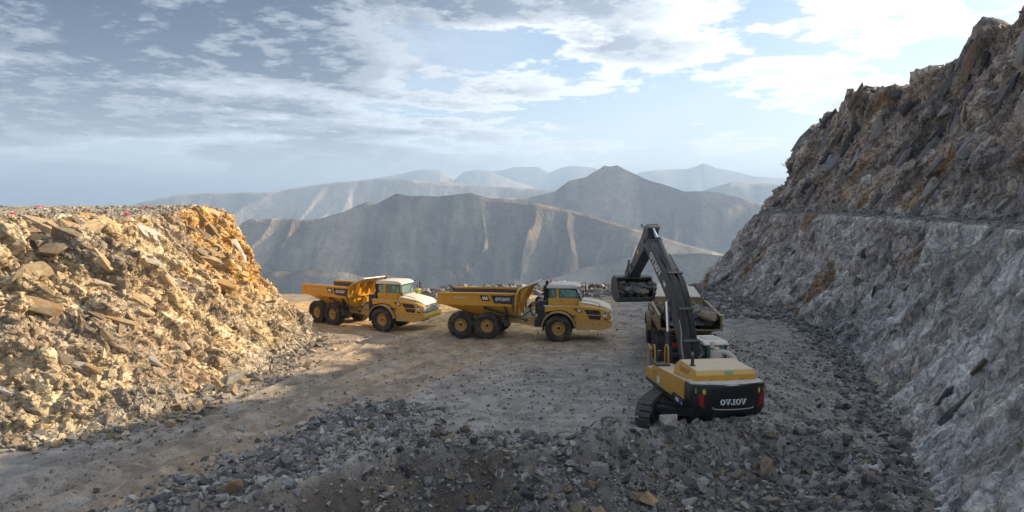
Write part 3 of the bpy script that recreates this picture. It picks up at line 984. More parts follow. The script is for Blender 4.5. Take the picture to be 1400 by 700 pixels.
def rock(name, loc, size, mat, parent=None, k=None, flat=1.0, rot=None):
    k = random.randrange(len(ROCKS)) if k is None else k
    if (k, mat) not in RM:
        c = ROCKS[k].copy(); c.materials.append(MATS[mat]); RM[(k, mat)] = c
    o = bpy.data.objects.new(name, RM[(k, mat)]); col.objects.link(o)
    o.location = loc
    o.rotation_euler = rot or (random.uniform(-.5, .5), random.uniform(-.5, .5), random.uniform(0, 6.28))
    sz = size if isinstance(size, (tuple, list)) else (size, size * random.uniform(.75, 1.1), size * random.uniform(.65, .95) * flat)
    o.scale = sz
    if parent: o.parent = parent
    return o


# ------------------------------------------------------------------ articulated hauler
def rotz(a): return Matrix.Rotation(a, 4, 'Z')


def wheel(root, c, side, M):
    """c hub centre, side +1 left / -1 right"""
    wr, hw = .89, .36
    rimm = MB(M)
    o = side
    P_ = [(.46, -hw * .7), (.46, hw * .55), (.42, hw * .62), (.40, hw * .35), (.24, hw * .15), (.22, hw * .5), (.12, hw * .55), (.10, -hw * .5), (.40, -hw * .6)]
    rimm.lathe_y([(r, y * o) for r, y in P_], c, 28)
    for k in range(10):
        a = 2 * math.pi * k / 10
        rimm.cyl((c[0] + .31 * math.cos(a), c[1] + o * hw * .2, c[2] + .31 * math.sin(a)), (c[0] + .31 * math.cos(a), c[1] + o * hw * .34, c[2] + .31 * math.sin(a)), .025, 6)
    w_ = rimm.build('wheel', 'rim', root, smooth=True)
    ty = MB(M)
    P_ = [(.45, -hw * .72), (.58, -hw * .98), (.74, -hw), (.83, -hw * .92), (.845, -hw * .5), (.85, 0), (.845, hw * .5), (.83, hw * .92), (.74, hw), (.58, hw * .98), (.45, hw * .72)]
    ty.lathe_y(P_, c, 44)
    for k in range(26):
        for sd in (-1, 1):
            a = 2 * math.pi * (k + .25 * sd) / 26
            Mr = Matrix.Translation(c) @ Matrix.Rotation(-a, 4, 'Y') @ Matrix.Rotation(.35 * sd, 4, 'X')
            q = [Mr @ Vector(p) for p in [(x, y, z) for x in (.80, wr) for y in (sd * .02, sd * hw * .97) for z in (-.06, .06)]]
            ty.add(q, [(0, 1, 3, 2), (4, 6, 7, 5), (0, 4, 5, 1), (2, 3, 7, 6), (0, 2, 6, 4), (1, 5, 7, 3)])
    ty.build('tyre', 'tyre', w_, smooth=True)
    return w_


def hauler(loc, heading, art, label, name='dump_truck'):
    """origin on the ground under the front axle; art: angle of the rear unit against the front one"""
    root = empty(name, loc, heading)
    tag(root, label, 'dump truck', 'articulated dump trucks at work in the quarry')
    I = Matrix()
    piv = Vector((-1.75, 0, 0))
    Q = Matrix.Translation(piv) @ rotz(art) @ Matrix.Translation(-piv)
    # ---- front unit
    MB().box(-1.7, 2.9, -.5, .5, .78, 1.25).box(-.28, .28, -1.05, 1.05, .72, 1.05).build('front_chassis', 'charcoal', root, .02)
    for sd in (1, -1):
        wheel(root, (0, sd * 1.28, .89), sd, I)
        fe = MB().lathe_y([(1.06, sd * .90), (1.06, sd * 1.70), (1.13, sd * 1.70), (1.15, sd * .90)], (0, 0, .89), 20, R(8), R(176))
        f_ = fe.build('fender', 'fender', root, .012)
        MB().lathe_y([(1.0, sd * .9), (1.0, sd * 1.62), (1.055, sd * 1.62), (1.055, sd * .9)], (0, 0, .89), 20, R(0), R(190)).build('mudguard_liner', 'black', f_)
        # body side between wheel arch and nose
        pan = [(.98, 1.55), (1.18, 1.05), (1.25, 1.40), (3.22, 1.40), (3.26, 2.02), (2.9, 2.2), (1.3, 2.36), (-.9, 2.30), (-.9, 1.95), (-.45, 2.02), (.0, 2.10), (.5, 2.02), (.85, 1.8)]
        MB().prism(pan, sd * 1.28, sd * 1.36).build('side_panel', 'yellow', root, .012)
        bp = MB().prism([(1.18, 1.385), (1.10, .84), (2.75, .84), (3.36, 1.02), (3.40, 1.385)], sd * 1.1, sd * 1.395).build('bumper_side', 'yellow', root, .015)
        for bx in (1.45, 1.85, 2.25, 2.65):
            MB().cyl((bx, sd * 1.39, 1.22), (bx, sd * 1.405, 1.22), .035, 10).build('bolt', 'black', bp)
        MB().prism([(1.62, 2.17), (2.62, 2.12), (2.74, 1.84), (1.84, 1.86)], sd * 1.355, sd * 1.375).build('vent', 'black', root)
        MB().prism([(1.86, 1.80), (2.74, 1.77), (2.70, 1.52), (2.02, 1.54)], sd * 1.355, sd * 1.375).build('vent', 'black', root)
        nb = MB().prism([(.92, 2.22), (1.48, 2.19), (1.56, 1.96), (1.22, 1.98)], sd * 1.355, sd * 1.372).build('number_plate', 'black', root)
        MB().prism([(1.20, 2.16), (1.42, 2.155), (1.46, 2.02), (1.24, 2.03)], sd * 1.37, sd * 1.38).build('number_decal', 'decal_white', nb)
        st = MB().prism([(2.88, 2.05), (3.10, 2.03), (3.10, 1.74), (2.88, 1.74)], sd * 1.355, sd * 1.372).build('sticker', 'decal_white', root)
        MB().prism([(2.90, 2.03), (3.08, 2.01), (3.08, 1.88), (2.90, 1.88)], sd * 1.37, sd * 1.38).build('sticker_print', 'decal_blue', st)
        MB().prism([(2.92, 1.62), (3.16, 1.61), (3.16, 1.53), (2.92, 1.53)], sd * 1.355, sd * 1.372).build('marker_light', 'black', root)
        hl = MB().box(3.30, 3.385, sd * .78, sd * 1.2, 1.62, 1.92).build('headlight', 'lamp_lens', root, .03)
        # steps and hand rail
        MB().box(.55, 1.15, sd * 1.25, sd * 1.55, 1.72, 1.78).build('step', 'charcoal', root, .01)
        MB().tube([(1.25, sd * 1.3, 2.38), (1.3, sd * 1.3, 2.75), (1.9, sd * 1.25, 2.72), (2.6, sd * 1.2, 2.55), (2.62, sd * 1.2, 2.25)], .018, 6, 3).build('hand_rail', 'charcoal', root)
        # mirrors
        mi = MB().box(1.55, 1.62, sd * 1.32, sd * 1.62, 2.95, 3.48).build('mirror', 'black', root, .03)
        MB().tube([(1.05, sd * .88, 3.5), (1.5, sd * 1.2, 3.62), (1.58, sd * 1.5, 3.55), (1.58, sd * 1.5, 3.4)], .02, 6, 3).build('mirror_arm', 'black', mi)
        MB().box(1.545, 1.551, sd * 1.35, sd * 1.59, 2.99, 3.44).build('mirror_glass', 'chrome', mi)
    # hood
    def ring(x, wd, zt, zs, zb):
        return [(x, -wd, zb), (x, -wd, zs), (x, -wd * .82, zs + (zt - zs) * .62), (x, -wd * .45, zt - .02), (x, 0, zt), (x, wd * .45, zt - .02), (x, wd * .82, zs + (zt - zs) * .62), (x, wd, zs), (x, wd, zb)]
    MB().loft([ring(1.25, 1.29, 2.70, 2.37, 1.5), ring(2.2, 1.29, 2.60, 2.27, 1.5), ring(2.9, 1.28, 2.43, 2.18, 1.5), ring(3.2, 1.24, 2.26, 2.06, 1.5), ring(3.32, 1.15, 2.10, 1.95, 1.5)]).build('hood', 'yellow', root, .02)
    def ring2(x, wd, zt, zs):
        return [(x, -wd * .86, zs + (zt - zs) * .55), (x, -wd * .45, zt), (x, 0, zt + .025), (x, wd * .45, zt), (x, wd * .86, zs + (zt - zs) * .55), (x, wd * .7, zs + (zt - zs) * .4), (x, -wd * .7, zs + (zt - zs) * .4)]
    MB().loft([ring2(1.3, 1.29, 2.71, 2.40), ring2(2.2, 1.29, 2.61, 2.30), ring2(2.9, 1.28, 2.45, 2.21), ring2(3.2, 1.24, 2.29, 2.09), ring2(3.36, 1.12, 2.10, 1.98)]).build('hood_top', 'white', root, .012)
    gr = MB().box(3.31, 3.36, -.75, .75, 1.5, 2.02).build('grille', 'charcoal', root, .02)
    for k in range(5):
        MB().box(3.35, 3.39, -.72, .72, 1.54 + k * .095, 1.585 + k * .095).build('grille_bar', 'offwhite', gr)
    MB().tube([(3.41, -.6, 1.56), (3.41, .6, 1.98)], .022, 6, 1).build('grille_badge_bar', 'offwhite', gr)
    bu = MB().prism([(2.75, .84), (3.36, 1.02), (3.42, 1.39), (2.75, 1.39)], -1.1, 1.1).build('bumper', 'yellow', root, .02)
    MB().box(3.40, 3.45, -1.36, 1.36, 1.22, 1.42).build('bumper_stripe', 'stripe', bu, .01)
    MB().box(3.05, 3.43, -1.36, 1.36, 1.43, 1.47).build('bumper_tread', 'offwhite', bu)
    # cab
    lowp = [(-.74, 2.28), (-.74, 2.80), (1.12, 2.80), (1.50, 2.70), (1.50, 2.28)]
    cab = MB().prism(lowp, -.90, .90).build('cab', 'yellow', root, .025)
    MB().prism([(-.86, 3.44), (-.84, 3.60), (-.6, 3.72), (.95, 3.72), (1.28, 3.62), (1.36, 3.46)], -.97, .97).build('cab_roof', 'white', cab, .06)
    MB().box(-.72, 1.12, -.86, .86, 3.36, 3.44).build('headliner', 'black', cab)
    for sd in (1, -1):
        for x0, x1, xt0, xt1, mt in ((-.74, -.66, -.74, -.66, 'black'), (-.20, -.04, -.20, -.04, 'yellow'), (1.36, 1.46, 1.02, 1.12, 'black')):
            MB().prism([(x0, 2.70), (x1, 2.70), (xt1, 3.45), (xt0, 3.45)], sd * .80, sd * .895).build('pillar', mt, cab, .01)
        MB().prism([(-.04, 2.80), (1.32, 2.80), (1.02, 3.40), (-.04, 3.40)], sd * .852, sd * .864).build('side_window', 'glass', cab)
        MB().prism([(-.66, 2.66), (-.20, 2.66), (-.20, 3.40), (-.66, 3.40)], sd * .852, sd * .864).build('rear_side_window', 'glass', cab)
        dr = MB().prism([(-.04, 2.30), (1.30, 2.30), (1.30, 2.77), (-.04, 2.77)], sd * .89, sd * .915).build('door', 'yellow', cab, .01)
        MB().box(.02, .16, sd * .915, sd * .94, 2.62, 2.66).build('door_handle', 'black', dr)
        MB().box(-1.0, 1.28, sd * 1.0, sd * 1.30, 2.30, 2.35).build('deck', 'offwhite', root, .01)
    MB().add([(1.46, -.80, 2.74), (1.46, .80, 2.74), (1.12, .78, 3.42), (1.12, -.78, 3.42), (1.445, -.80, 2.74), (1.445, .80, 2.74), (1.105, .78, 3.42), (1.105, -.78, 3.42)],
             [(0, 1, 2, 3), (7, 6, 5, 4), (0, 4, 5, 1), (2, 6, 7, 3), (1, 5, 6, 2), (0, 3, 7, 4)]).build('windshield', 'glass', cab)
    MB().box(-.735, -.725, -.78, .78, 2.82, 3.40).build('rear_window', 'glass', cab)
    MB().tube([(1.50, .1, 2.80), (1.38, .35, 2.95), (1.28, .5, 3.15)], .015, 5, 2).build('wiper', 'black', cab)
    se = MB().box(-.25, .30, -.28, .28, 2.55, 2.85).box(-.36, -.18, -.27, .27, 2.8, 3.22).box(-.34, -.2, -.14, .14, 3.22, 3.38).build('seat', 'seat_cloth', root, .05)
    MB().tube([(1.05, .2 * math.cos(a_), 2.92 + .2 * math.sin(a_)) for a_ in [k * math.pi / 6 for k in range(13)]], .018, 6, 1).build('steering_wheel', 'black', root)
    MB().box(1.05, 1.40, -.6, .6, 2.55, 2.88).build('dashboard', 'black', root, .04)
    # stack, beacon, machinery behind the cab
    MB().cyl((-.98, .62, 2.3), (-.98, .62, 3.78), .11, 14).cyl((-.98, .62, 2.35), (-.98, .62, 2.9), .16, 14).build('intake_stack', 'black', root, smooth=True)
    MB().cyl((-.98, -.62, 2.3), (-.98, -.62, 3.62), .10, 14).build('exhaust_stack', 'black', root, smooth=True)
    be = MB().cyl((-.72, .55, 3.7), (-.72, .55, 3.9), .07, 12, .055).build('beacon', 'orange', root, smooth=True)
    MB().cyl((-.72, .55, 3.5), (-.72, .55, 3.71), .025, 8).build('beacon_post', 'black', be)
    MB().box(-1.45, -.80, -1.0, 1.0, 1.3, 2.62).box(-1.62, -1.3, -.72, .25, 1.7, 2.45).cyl((-1.5, .1, 2.5), (-1.5, .95, 2.5), .24, 14).build('transmission_housing', 'black', root, .03)
    MB().box(-1.02, -.78, -1.15, 1.15, 1.15, 2.3).build('rear_bulkhead', 'charcoal', root, .02)
    # ---- rear unit
    MB(Q).box(-7.15, -1.9, -.42, -.22, .98, 1.38).box(-7.15, -1.9, .22, .42, .98, 1.38).box(-2.6, -1.6, -.45, .45, .9, 1.3).box(-7.2, -6.9, -.42, .42, .95, 1.42).cyl((-1.75, 0, .82), (-1.75, 0, 1.42), .32, 16).build('rear_frame', 'yellow', root, .02)
    for ax in (-4.65, -6.5):
        axl = MB(Q).cyl((ax, -1.0, .89), (ax, 1.0, .89), .17, 14).cyl((ax, -.3, .89), (ax, .3, .89), .34, 16).build('axle', 'charcoal', root, smooth=True)
    for sd in (1, -1):
        MB(Q).prism([(-6.75, .95), (-6.75, 1.2), (-5.7, 1.42), (-5.4, 1.42), (-4.4, 1.2), (-4.4, .95)], sd * .62, sd * .80).build('bogie_beam', 'yellow', root, .02)
        for ax in (-4.65, -6.5):
            wheel(root, (ax, sd * 1.28, .89), sd, Q)
        MB(Q).box(-3.42, -3.30, sd * 1.02, sd * 1.62, 1.28, 2.25).build('mudflap', 'black', root, .01)
        MB(Q).box(-3.45, -3.27, sd * .98, sd * 1.62, .95, 1.28).build('mudflap_foot', 'charcoal', root, .01)
        cy = MB(Q).cyl((-4.75, sd * 1.52, 2.12), (-2.7, sd * 1.22, 1.52), .10, 14).cyl((-4.75, sd * 1.40, 2.12), (-4.75, sd * 1.62, 2.12), .12, 12).build('hoist_cylinder', 'black', root, smooth=True)
        MB(Q).cyl((-2.7, sd * 1.22, 1.52), (-2.05, sd * 1.13, 1.33), .06, 12).cyl((-2.05, sd * 1.0, 1.33), (-2.05, sd * 1.25, 1.33), .11, 12).build('cylinder_rod', 'charcoal', cy, smooth=True)
    # dump body: a tray of plate, lofted along its length
    st = [(-8.10, 2.26, 1.38), (-7.55, 2.12, 1.30), (-6.9, 1.92, 1.2), (-5.7, 1.62, 1.05), (-4.3, 1.52, 1.0), (-2.95, 1.52, 1.0)]
    rings = []
    for x, zf, wf in st:
        zt = 3.0 + .02 * (x + 8)
        zk = 2.30 if x > -7.6 else 2.32
        W_ = 1.62
        outp = [(W_, zt), (W_, zk), (wf, zf), (-wf, zf), (-W_, zk), (-W_, zt)]
        inp = [(-W_ + .07, zt), (-W_ + .07, zk + .03), (-wf + .02, zf + .08), (wf - .02, zf + .08), (W_ - .07, zk + .03), (W_ - .07, zt)]
        rings.append([(x - (.12 if (z > 2.5 and x < -8) else 0) * -1.0, y, z) for y, z in outp + inp])
    bed = MB(Q).loft(rings).build('dump_body', 'yellow', root, .01)
    # inner lining
    rin = [[(x + .01, y, z) for y, z in ((-1.545, 2.98), (-1.545, max(2.35, zf + .06)), (-wf + .03, zf + .09), (wf - .03, zf + .09), (1.545, max(2.35, zf + .06)), (1.545, 2.98))] for x, zf, wf in st]
    MB(Q).loft(rin, cap=False, close=False).build('bed_lining', 'bedsteel', bed)
    for sd in (1, -1):
        MB(Q).prism([(-7.98, 2.93), (-7.98, 3.06), (-2.72, 3.16), (-2.72, 3.03)], sd * 1.53, sd * 1.69).build('top_rail', 'yellow', bed, .02)
        MB(Q).prism([(-8.08, 2.24), (-7.9, 2.36), (-2.9, 2.36), (-2.9, 2.27)], sd * 1.61, sd * 1.68).build('side_rail', 'yellow', bed, .01)
        MB(Q).prism([(-8.17, 2.22), (-7.98, 2.99), (-7.62, 2.99), (-7.70, 2.30)], sd * 1.615, sd * 1.66).build('tail_plate', 'yellow', bed, .01)
        for x in (-6.3,):
            MB(Q).box(x - .1, x + .1, sd * 1.62, sd * 1.70, 2.2, 2.44).build('bracket', 'yellow', bed, .01)
        lp = MB(Q).prism([(-4.32, 2.95), (-4.10, 2.45), (-2.86, 2.42), (-2.86, 2.97)], sd * 1.62, sd * 1.668).build('logo_panel', 'black', bed)
        if sd < 0:
            MB(Q).letters((-4.02, -1.668, 2.62), (1, 0, .012), (.14, 0, 1), .21).build('lettering', 'decal_white', lp)
        else:
            MB(Q).letters((-2.98, 1.668, 2.62), (-1, 0, -.012), (-.14, 0, 1), .21).build('lettering', 'decal_white', lp)
        np_ = MB(Q).prism([(-5.10, 2.93), (-4.92, 2.58), (-4.38, 2.58), (-4.56, 2.94)], sd * 1.62, sd * 1.666).build('number_panel', 'black', bed)
        for k in range(3):
            MB(Q).prism([(-4.93 + k * .13, 2.86), (-4.87 + k * .13, 2.66), (-4.78 + k * .13, 2.66), (-4.84 + k * .13, 2.86)], sd * 1.665, sd * 1.675).build('number_decal', 'decal_white', np_)
        MB(Q).prism([(-6.95, 2.82), (-6.8, 2.70), (-6.1, 2.72), (-6.0, 2.78), (-6.75, 2.77)], sd * 1.62, sd * 1.664).build('owner_decal', 'offwhite', bed)
    # headboard and spill guard
    hb = MB(Q).add([(-2.95, -1.0, 1.52), (-2.95, 1.0, 1.52), (-2.72, 1.62, 2.32), (-2.70, 1.62, 3.08), (-2.52, 1.36, 3.40), (-2.52, -1.36, 3.40), (-2.70, -1.62, 3.08), (-2.72, -1.62, 2.32),
                    (-2.83, -1.0, 1.52), (-2.83, 1.0, 1.52), (-2.60, 1.62, 2.32), (-2.58, 1.62, 3.08), (-2.40, 1.36, 3.40), (-2.40, -1.36, 3.40), (-2.58, -1.62, 3.08), (-2.60, -1.62, 2.32)],
                   [(0, 1, 2, 3, 4, 5, 6, 7), (15, 14, 13, 12, 11, 10, 9, 8)] + [(i, i + 8, (i + 1) % 8 + 8, (i + 1) % 8) for i in range(8)]).build('headboard', 'yellow', root, .012)
    MB(Q).add([(-2.62, -1.36, 3.30), (-2.62, 1.36, 3.30), (-1.50, 1.10, 3.78), (-1.50, -1.10, 3.78), (-2.62, -1.36, 3.36), (-2.62, 1.36, 3.36), (-1.52, 1.10, 3.85), (-1.52, -1.10, 3.85)],
              [(0, 1, 2, 3), (7, 6, 5, 4), (0, 4, 5, 1), (1, 5, 6, 2), (2, 6, 7, 3), (3, 7, 4, 0)]).build('spill_guard', 'white', hb, .01)
    for y in (-1.28, -.45, .45, 1.28):
        k = .84 if abs(y) > 1 else 1
        MB(Q).prism([(-2.46, 2.4), (-2.44, 3.3), (-1.62, 3.70), (-1.95, 3.42), (-2.36, 2.6)], y * k - .03, y * k + .03).build('gusset', 'yellow', hb)
    for y in (-.9, 0, .9):
        MB(Q).box(-2.62, -2.50, y - .06, y + .06, 1.6, 2.4).build('rib', 'yellow', hb, .01)
    MB(Q).box(-2.58, -2.48, -1.3, 1.3, 2.36, 2.46).build('cross_rib', 'yellow', hb, .01)
    # hoses over the hitch
    for k, y in enumerate((.62, .48, .3, -.2, -.4)):
        p2 = Q @ Vector((-2.5, y * 1.1, 1.45))
        MB().tube([(-1.3, y, 1.75 + .1 * (k % 3)), (-1.75, y * 1.05, 2.28 - .09 * k), (-2.2, y * 1.1, 2.05 - .08 * k), p2], .045 if k < 3 else .03, 7, 5).build('hose', 'hose', root, smooth=True)
    MB(Q).prism([(-2.55, 1.30), (-2.35, 1.95), (-2.05, 1.95), (-1.8, 1.3)], -.32, -.22).prism([(-2.55, 1.30), (-2.35, 1.95), (-2.05, 1.95), (-1.8, 1.3)], .22, .32).build('hitch_bracket', 'offwhite', root, .02)
    # rear lamps
    for sd in (1, -1):
        MB(Q).box(-7.27, -7.2, sd * .5, sd * .85, 1.2, 1.42).build('tail_lamp', 'red', root, .01)
    return root, Q


def zg1(x, y): return float(zground([x], [y])[0])


def stand(x, y, head, art):
    """mean ground height under the six wheels"""
    piv = Vector((-1.75, 0, 0)); z = []
    for ax in (0, -4.65, -6.5):
        for sd in (1, -1):
            p = Vector((ax, sd * 1.28, 0))
            if ax < -2: p = piv + rotz(art) @ (p - piv)
            p = rotz(head) @ p
            z.append(zg1(x + p.x, y + p.y))
    return sum(z) / 6 - .02


t1 = (-9.05, 53.4, R(-22), R(-14))
hauler((t1[0], t1[1], stand(*t1)), t1[2], t1[3], 'sunlit yellow empty dump truck next to the tan rock face')
t2 = (3.25, 47.2, R(-9), R(-6))
hauler((t2[0], t2[1], stand(*t2)), t2[2], t2[3], 'shaded yellow empty dump truck seen side-on in the middle')
t3 = (10.35, 45.4, R(83), R(1))
truck3, Q3 = hauler((t3[0], t3[1], stand(*t3)), t3[2], t3[3], 'yellow dump truck seen from behind, loaded with grey rocks by the excavator')


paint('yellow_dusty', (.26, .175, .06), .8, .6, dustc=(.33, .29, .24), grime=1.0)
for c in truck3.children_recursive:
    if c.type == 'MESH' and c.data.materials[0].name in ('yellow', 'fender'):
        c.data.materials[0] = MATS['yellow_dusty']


# ------------------------------------------------------------------ excavator
def excavator(loc, heading, under, label):
    root = empty('excavator', loc, heading)
    tag(root, label, 'excavator')
    U = rotz(under - heading)
    # undercarriage
    MB(U).box(-1.3, 1.3, -1.15, 1.15, .55, .95).cyl((0, 0, .9), (0, 0, 1.22), .85, 32).box(-1.6, -1.0, -1.3, 1.3, .5, .8).box(1.0, 1.6, -1.3, 1.3, .5, .8).build('undercarriage', 'charcoal', root, .03)
    for sd in (1, -1):
        yc = sd * 1.37
        tr = MB(U).prism([(-2.3, .35), (-2.45, .75), (-1.9, .92), (1.9, .92), (2.45, .75), (2.3, .35)], yc - .2, yc + .2).build('track', 'charcoal', root, .03)
        for k in range(8):
            MB(U).cyl((-1.85 + k * .53, yc - .22, .24), (-1.85 + k * .53, yc + .22, .24), .15, 14).build('roller', 'charcoal', tr, smooth=True)
        MB(U).cyl((-2.25, yc - .14, .62), (-2.25, yc + .14, .62), .46, 24).cyl((-2.25, yc - .27, .62), (-2.25, yc + .27, .62), .22, 18).build('sprocket', 'charcoal', tr, smooth=True)
        MB(U).cyl((2.25, yc - .14, .58), (2.25, yc + .14, .58), .44, 24).cyl((2.25, yc - .25, .58), (2.25, yc + .25, .58), .15, 18).build('idler', 'charcoal', tr, smooth=True)
        # the shoes
        r = .56; L = 2.25; per = 4 * L + 2 * math.pi * r; n = 50
        sh = MB().box(-.092, .092, -.30, .30, -.02, .02).box(-.09, -.055, -.30, .30, .0, .075).box(-.005, .025, -.30, .30, .0, .065).box(.06, .085, -.30, .30, .0, .065)
        proto = None
        for k in range(n):
            d = per * k / n
            if d < 2 * L: p, a_ = (-L + d, 1.16), 0
            elif d < 2 * L + math.pi * r:
                q = (d - 2 * L) / r; p, a_ = (L + r * math.sin(q), .60 + r * math.cos(q)), q
            elif d < 4 * L + math.pi * r: p, a_ = (L - (d - 2 * L - math.pi * r), .04), math.pi
            else:
                q = (d - 4 * L - math.pi * r) / r; p, a_ = (-L - r * math.sin(q), .60 - r * math.cos(q)), math.pi + q
            if proto is None:
                o = sh.build('track_shoe', 'tracksteel', tr); proto = o
            else:
                o = proto.copy(); col.objects.link(o); o.parent = tr
            o.matrix_local = U @ Matrix.Translation((p[0], yc, p[1])) @ Matrix.Rotation(a_, 4, 'Y')
    # revolving frame and side bodies
    MB().box(-2.9, 1.9, -.75, .75, 1.2, 1.48).build('revolving_frame', 'charcoal', root, .02)
    lb = MB().prism([(-2.62, 1.62), (-1.45, 1.62), (-1.25, 1.42), (1.15, 1.42), (1.15, 2.14), (-2.62, 2.36)], .55, 1.47).build('side_body', 'yellow_clean', root, .025)
    MB().prism([(-2.62, 1.25), (1.15, 1.22), (1.15, 1.415), (-1.24, 1.415), (-1.44, 1.615), (-2.62, 1.615)], .55, 1.475).build('side_skirt', 'counter', lb, .02)
    dc = MB().prism([(-2.45, 1.52), (-1.6, 1.50), (-1.6, 1.30), (-2.45, 1.32)], 1.475, 1.487).build('model_decal', 'counter', lb)
    for k, (x0, x1, mt) in enumerate(((-2.05, -1.75, 'decal_white'), (-2.32, -2.08, 'decal_blue'), (-2.42, -2.34, 'decal_white'))):
        MB().prism([(x0, 1.49 - .02 * k), (x1, 1.49 - .02 * k), (x1, 1.34), (x0, 1.34)], 1.486, 1.494).build('decal_print', mt, dc)
    MB().prism([(.55, 1.98), (1.0, 1.95), (1.0, 1.46), (.55, 1.46)], 1.47, 1.482).build('notice_panel', 'rim', lb)
    MB().prism([(.18, 1.78), (.50, 1.78), (.50, 1.52), (.18, 1.52)], 1.47, 1.482).build('sticker', 'decal_white', lb)
    MB().box(-2.55, 1.13, .60, 1.44, 2.20, 2.23, Matrix.Rotation(R(3.3), 3, 'Y')).build('deck_plate', 'steel', lb)
    MB().box(.45, 1.14, .9, 1.46, 2.10, 2.25, Matrix.Rotation(R(3), 3, 'Y')).build('tool_hatch', 'charcoal', lb, .02)
    tb = MB().prism([(1.17, 1.40), (1.17, 1.92), (1.95, 1.88), (2.05, 1.70), (2.05, 1.40)], .62, 1.45).build('toolbox', 'yellow_clean', root, .03)
    MB().prism([(1.17, 1.22), (1.17, 1.395), (2.05, 1.395), (1.95, 1.24)], .62, 1.45).build('toolbox_step', 'counter', tb, .01)
    MB().box(1.99, 2.06, 1.0, 1.2, 1.55, 1.7).build('work_lamp', 'lamp_lens', tb, .01)
    MB().prism([(-2.62, 1.25), (.35, 1.22), (.35, 2.14), (-2.62, 2.36)], -1.47, -.55).build('pump_body', 'yellow_clean', root, .025)
    # hand rail, left front
    for y in (.95, 1.40):
        pts = [(1.9, y, 1.85), (1.88, y, 2.75), (1.80, y, 2.86), (1.45, y, 2.72), (1.2, y, 2.95), (1.02, y, 2.92), (.98, y, 2.15)] if y > 1 else [(1.0, y, 2.2), (1.0, y, 2.95), (.6, y, 2.95), (.55, y, 2.2)]
        MB().tube(pts, .028, 7, 3).build('hand_rail', 'yellow_clean', root, smooth=True)
    MB().cyl((1.15, 1.15, 2.1), (1.15, 1.15, 2.72), .1, 14).build('air_tank', 'black', root, smooth=True)
    # counterweight: follows the tail swing
    pl = [(-2.63, -1.49)]
    for k in range(17):
        y = -1.49 + 2.98 * k / 16
        pl.append((-math.sqrt(3.72 ** 2 - (abs(y) * .95) ** 2) + (max(abs(y) - 1.2, 0) / .29) ** 2 * .22, y))
    pl.append((-2.63, 1.49))
    cw = MB().plan(pl, [(1.14, .30), (1.24, .12), (1.40, .01), (1.75, 0), (2.24, .0), (2.36, .04), (2.42, .13)]).build('counterweight', 'counter', root, .02, smooth=True)
    MB().letters((-3.735, .52, 1.66), (0, -1, 0), (0.0, 0, 1), .215, depth=.02).build('lettering', 'decal_white', cw)
    def arcx(y): return -math.sqrt(3.72 ** 2 - (abs(y) * .95) ** 2) - .02
    for sd in (1, -1):
        pts = [(sd * 1.08, 2.02), (sd * 1.28, 2.02), (sd * 1.24, 1.62), (sd * 1.02, 1.50), (sd * 1.10, 1.68)]
        vs = [(arcx(y) + (.012), y, z) for y, z in pts] + [(arcx(y) + .06, y, z) for y, z in pts]
        MB().add(vs, [(0, 1, 2, 3, 4), (9, 8, 7, 6, 5)] + [(i, i + 5, (i + 1) % 5 + 5, (i + 1) % 5) for i in range(5)]).build('tail_light', 'red', cw)
        pts = [(sd * 1.36, 2.06), (sd * 1.04, 2.06), (sd * 1.04, 2.23), (sd * 1.36, 2.23)]
        vs = [(arcx(y) + (.10 if abs(y) > 1.2 else 0.0) - .01, y, z) for y, z in pts]; vs += [(x + .05, y, z) for x, y, z in vs]
        MB().add(vs, [(0, 1, 2, 3), (7, 6, 5, 4)] + [(i, i + 4, (i + 1) % 4 + 4, (i + 1) % 4) for i in range(4)]).build('warning_sticker', 'decal_yellow', cw)
    MB().tube([(arcx(.78) - .0, .78, 1.56), (arcx(.4), .70, 1.50), (arcx(0) - .01, 0, 1.48), (arcx(.4), -.70, 1.50), (arcx(.78) - .0, -.80, 1.56)], .03, 6, 4).build('trim_groove', 'steel', cw)
    for sd in (1, -1):
        MB().tube([(-3.0, sd * .8 - .1, 2.40), (-3.0, sd * .8 - .1, 2.50), (-3.0, sd * .8 + .1, 2.50), (-3.0, sd * .8 + .1, 2.40)], .025, 6, 2).build('lifting_eye', 'steel', cw)
    # engine hood
    def hr(x, w0, w1, z0, z1): return [(x, -w0, z0), (x, -w1, z1), (x, w1, z1), (x, w0, z0)]
    eh = MB().loft([hr(-3.05, 1.28, 1.20, 2.36, 2.62), hr(-2.92, 1.30, 1.16, 2.36, 2.80), hr(-1.25, 1.32, 1.14, 2.30, 2.86), hr(-1.0, 1.34, 1.22, 2.24, 2.66)]).build('engine_hood', 'yellow_clean', root, .03)
    for y in (-.62, .62):
        MB().box(-3.075, -1.1, y - .012, y + .012, 2.40, 2.47).build('panel_seam', 'charcoal', eh)
    MB().prism([(-2.4, 2.50), (-1.5, 2.48), (-1.55, 2.72), (-2.35, 2.74)], 1.20, 1.262).build('louver', 'rim', eh)
    for k in range(7):
        MB().box(-2.32 + k * .12, -2.28 + k * .12, 1.255, 1.275, 2.53, 2.70).build('louver_slat', 'yellow_clean', eh)
    gs = MB().add([(-3.045, .02, 2.66), (-3.045, -.30, 2.66), (-2.975, -.30, 2.76), (-2.975, .02, 2.76), (-3.03, .02, 2.65), (-3.03, -.30, 2.65), (-2.96, -.30, 2.75), (-2.96, .02, 2.75)], [(0, 1, 2, 3), (4, 7, 6, 5), (0, 4, 5, 1), (1, 5, 6, 2), (2, 6, 7, 3), (3, 7, 4, 0)]).build('sticker', 'decal_green', eh)
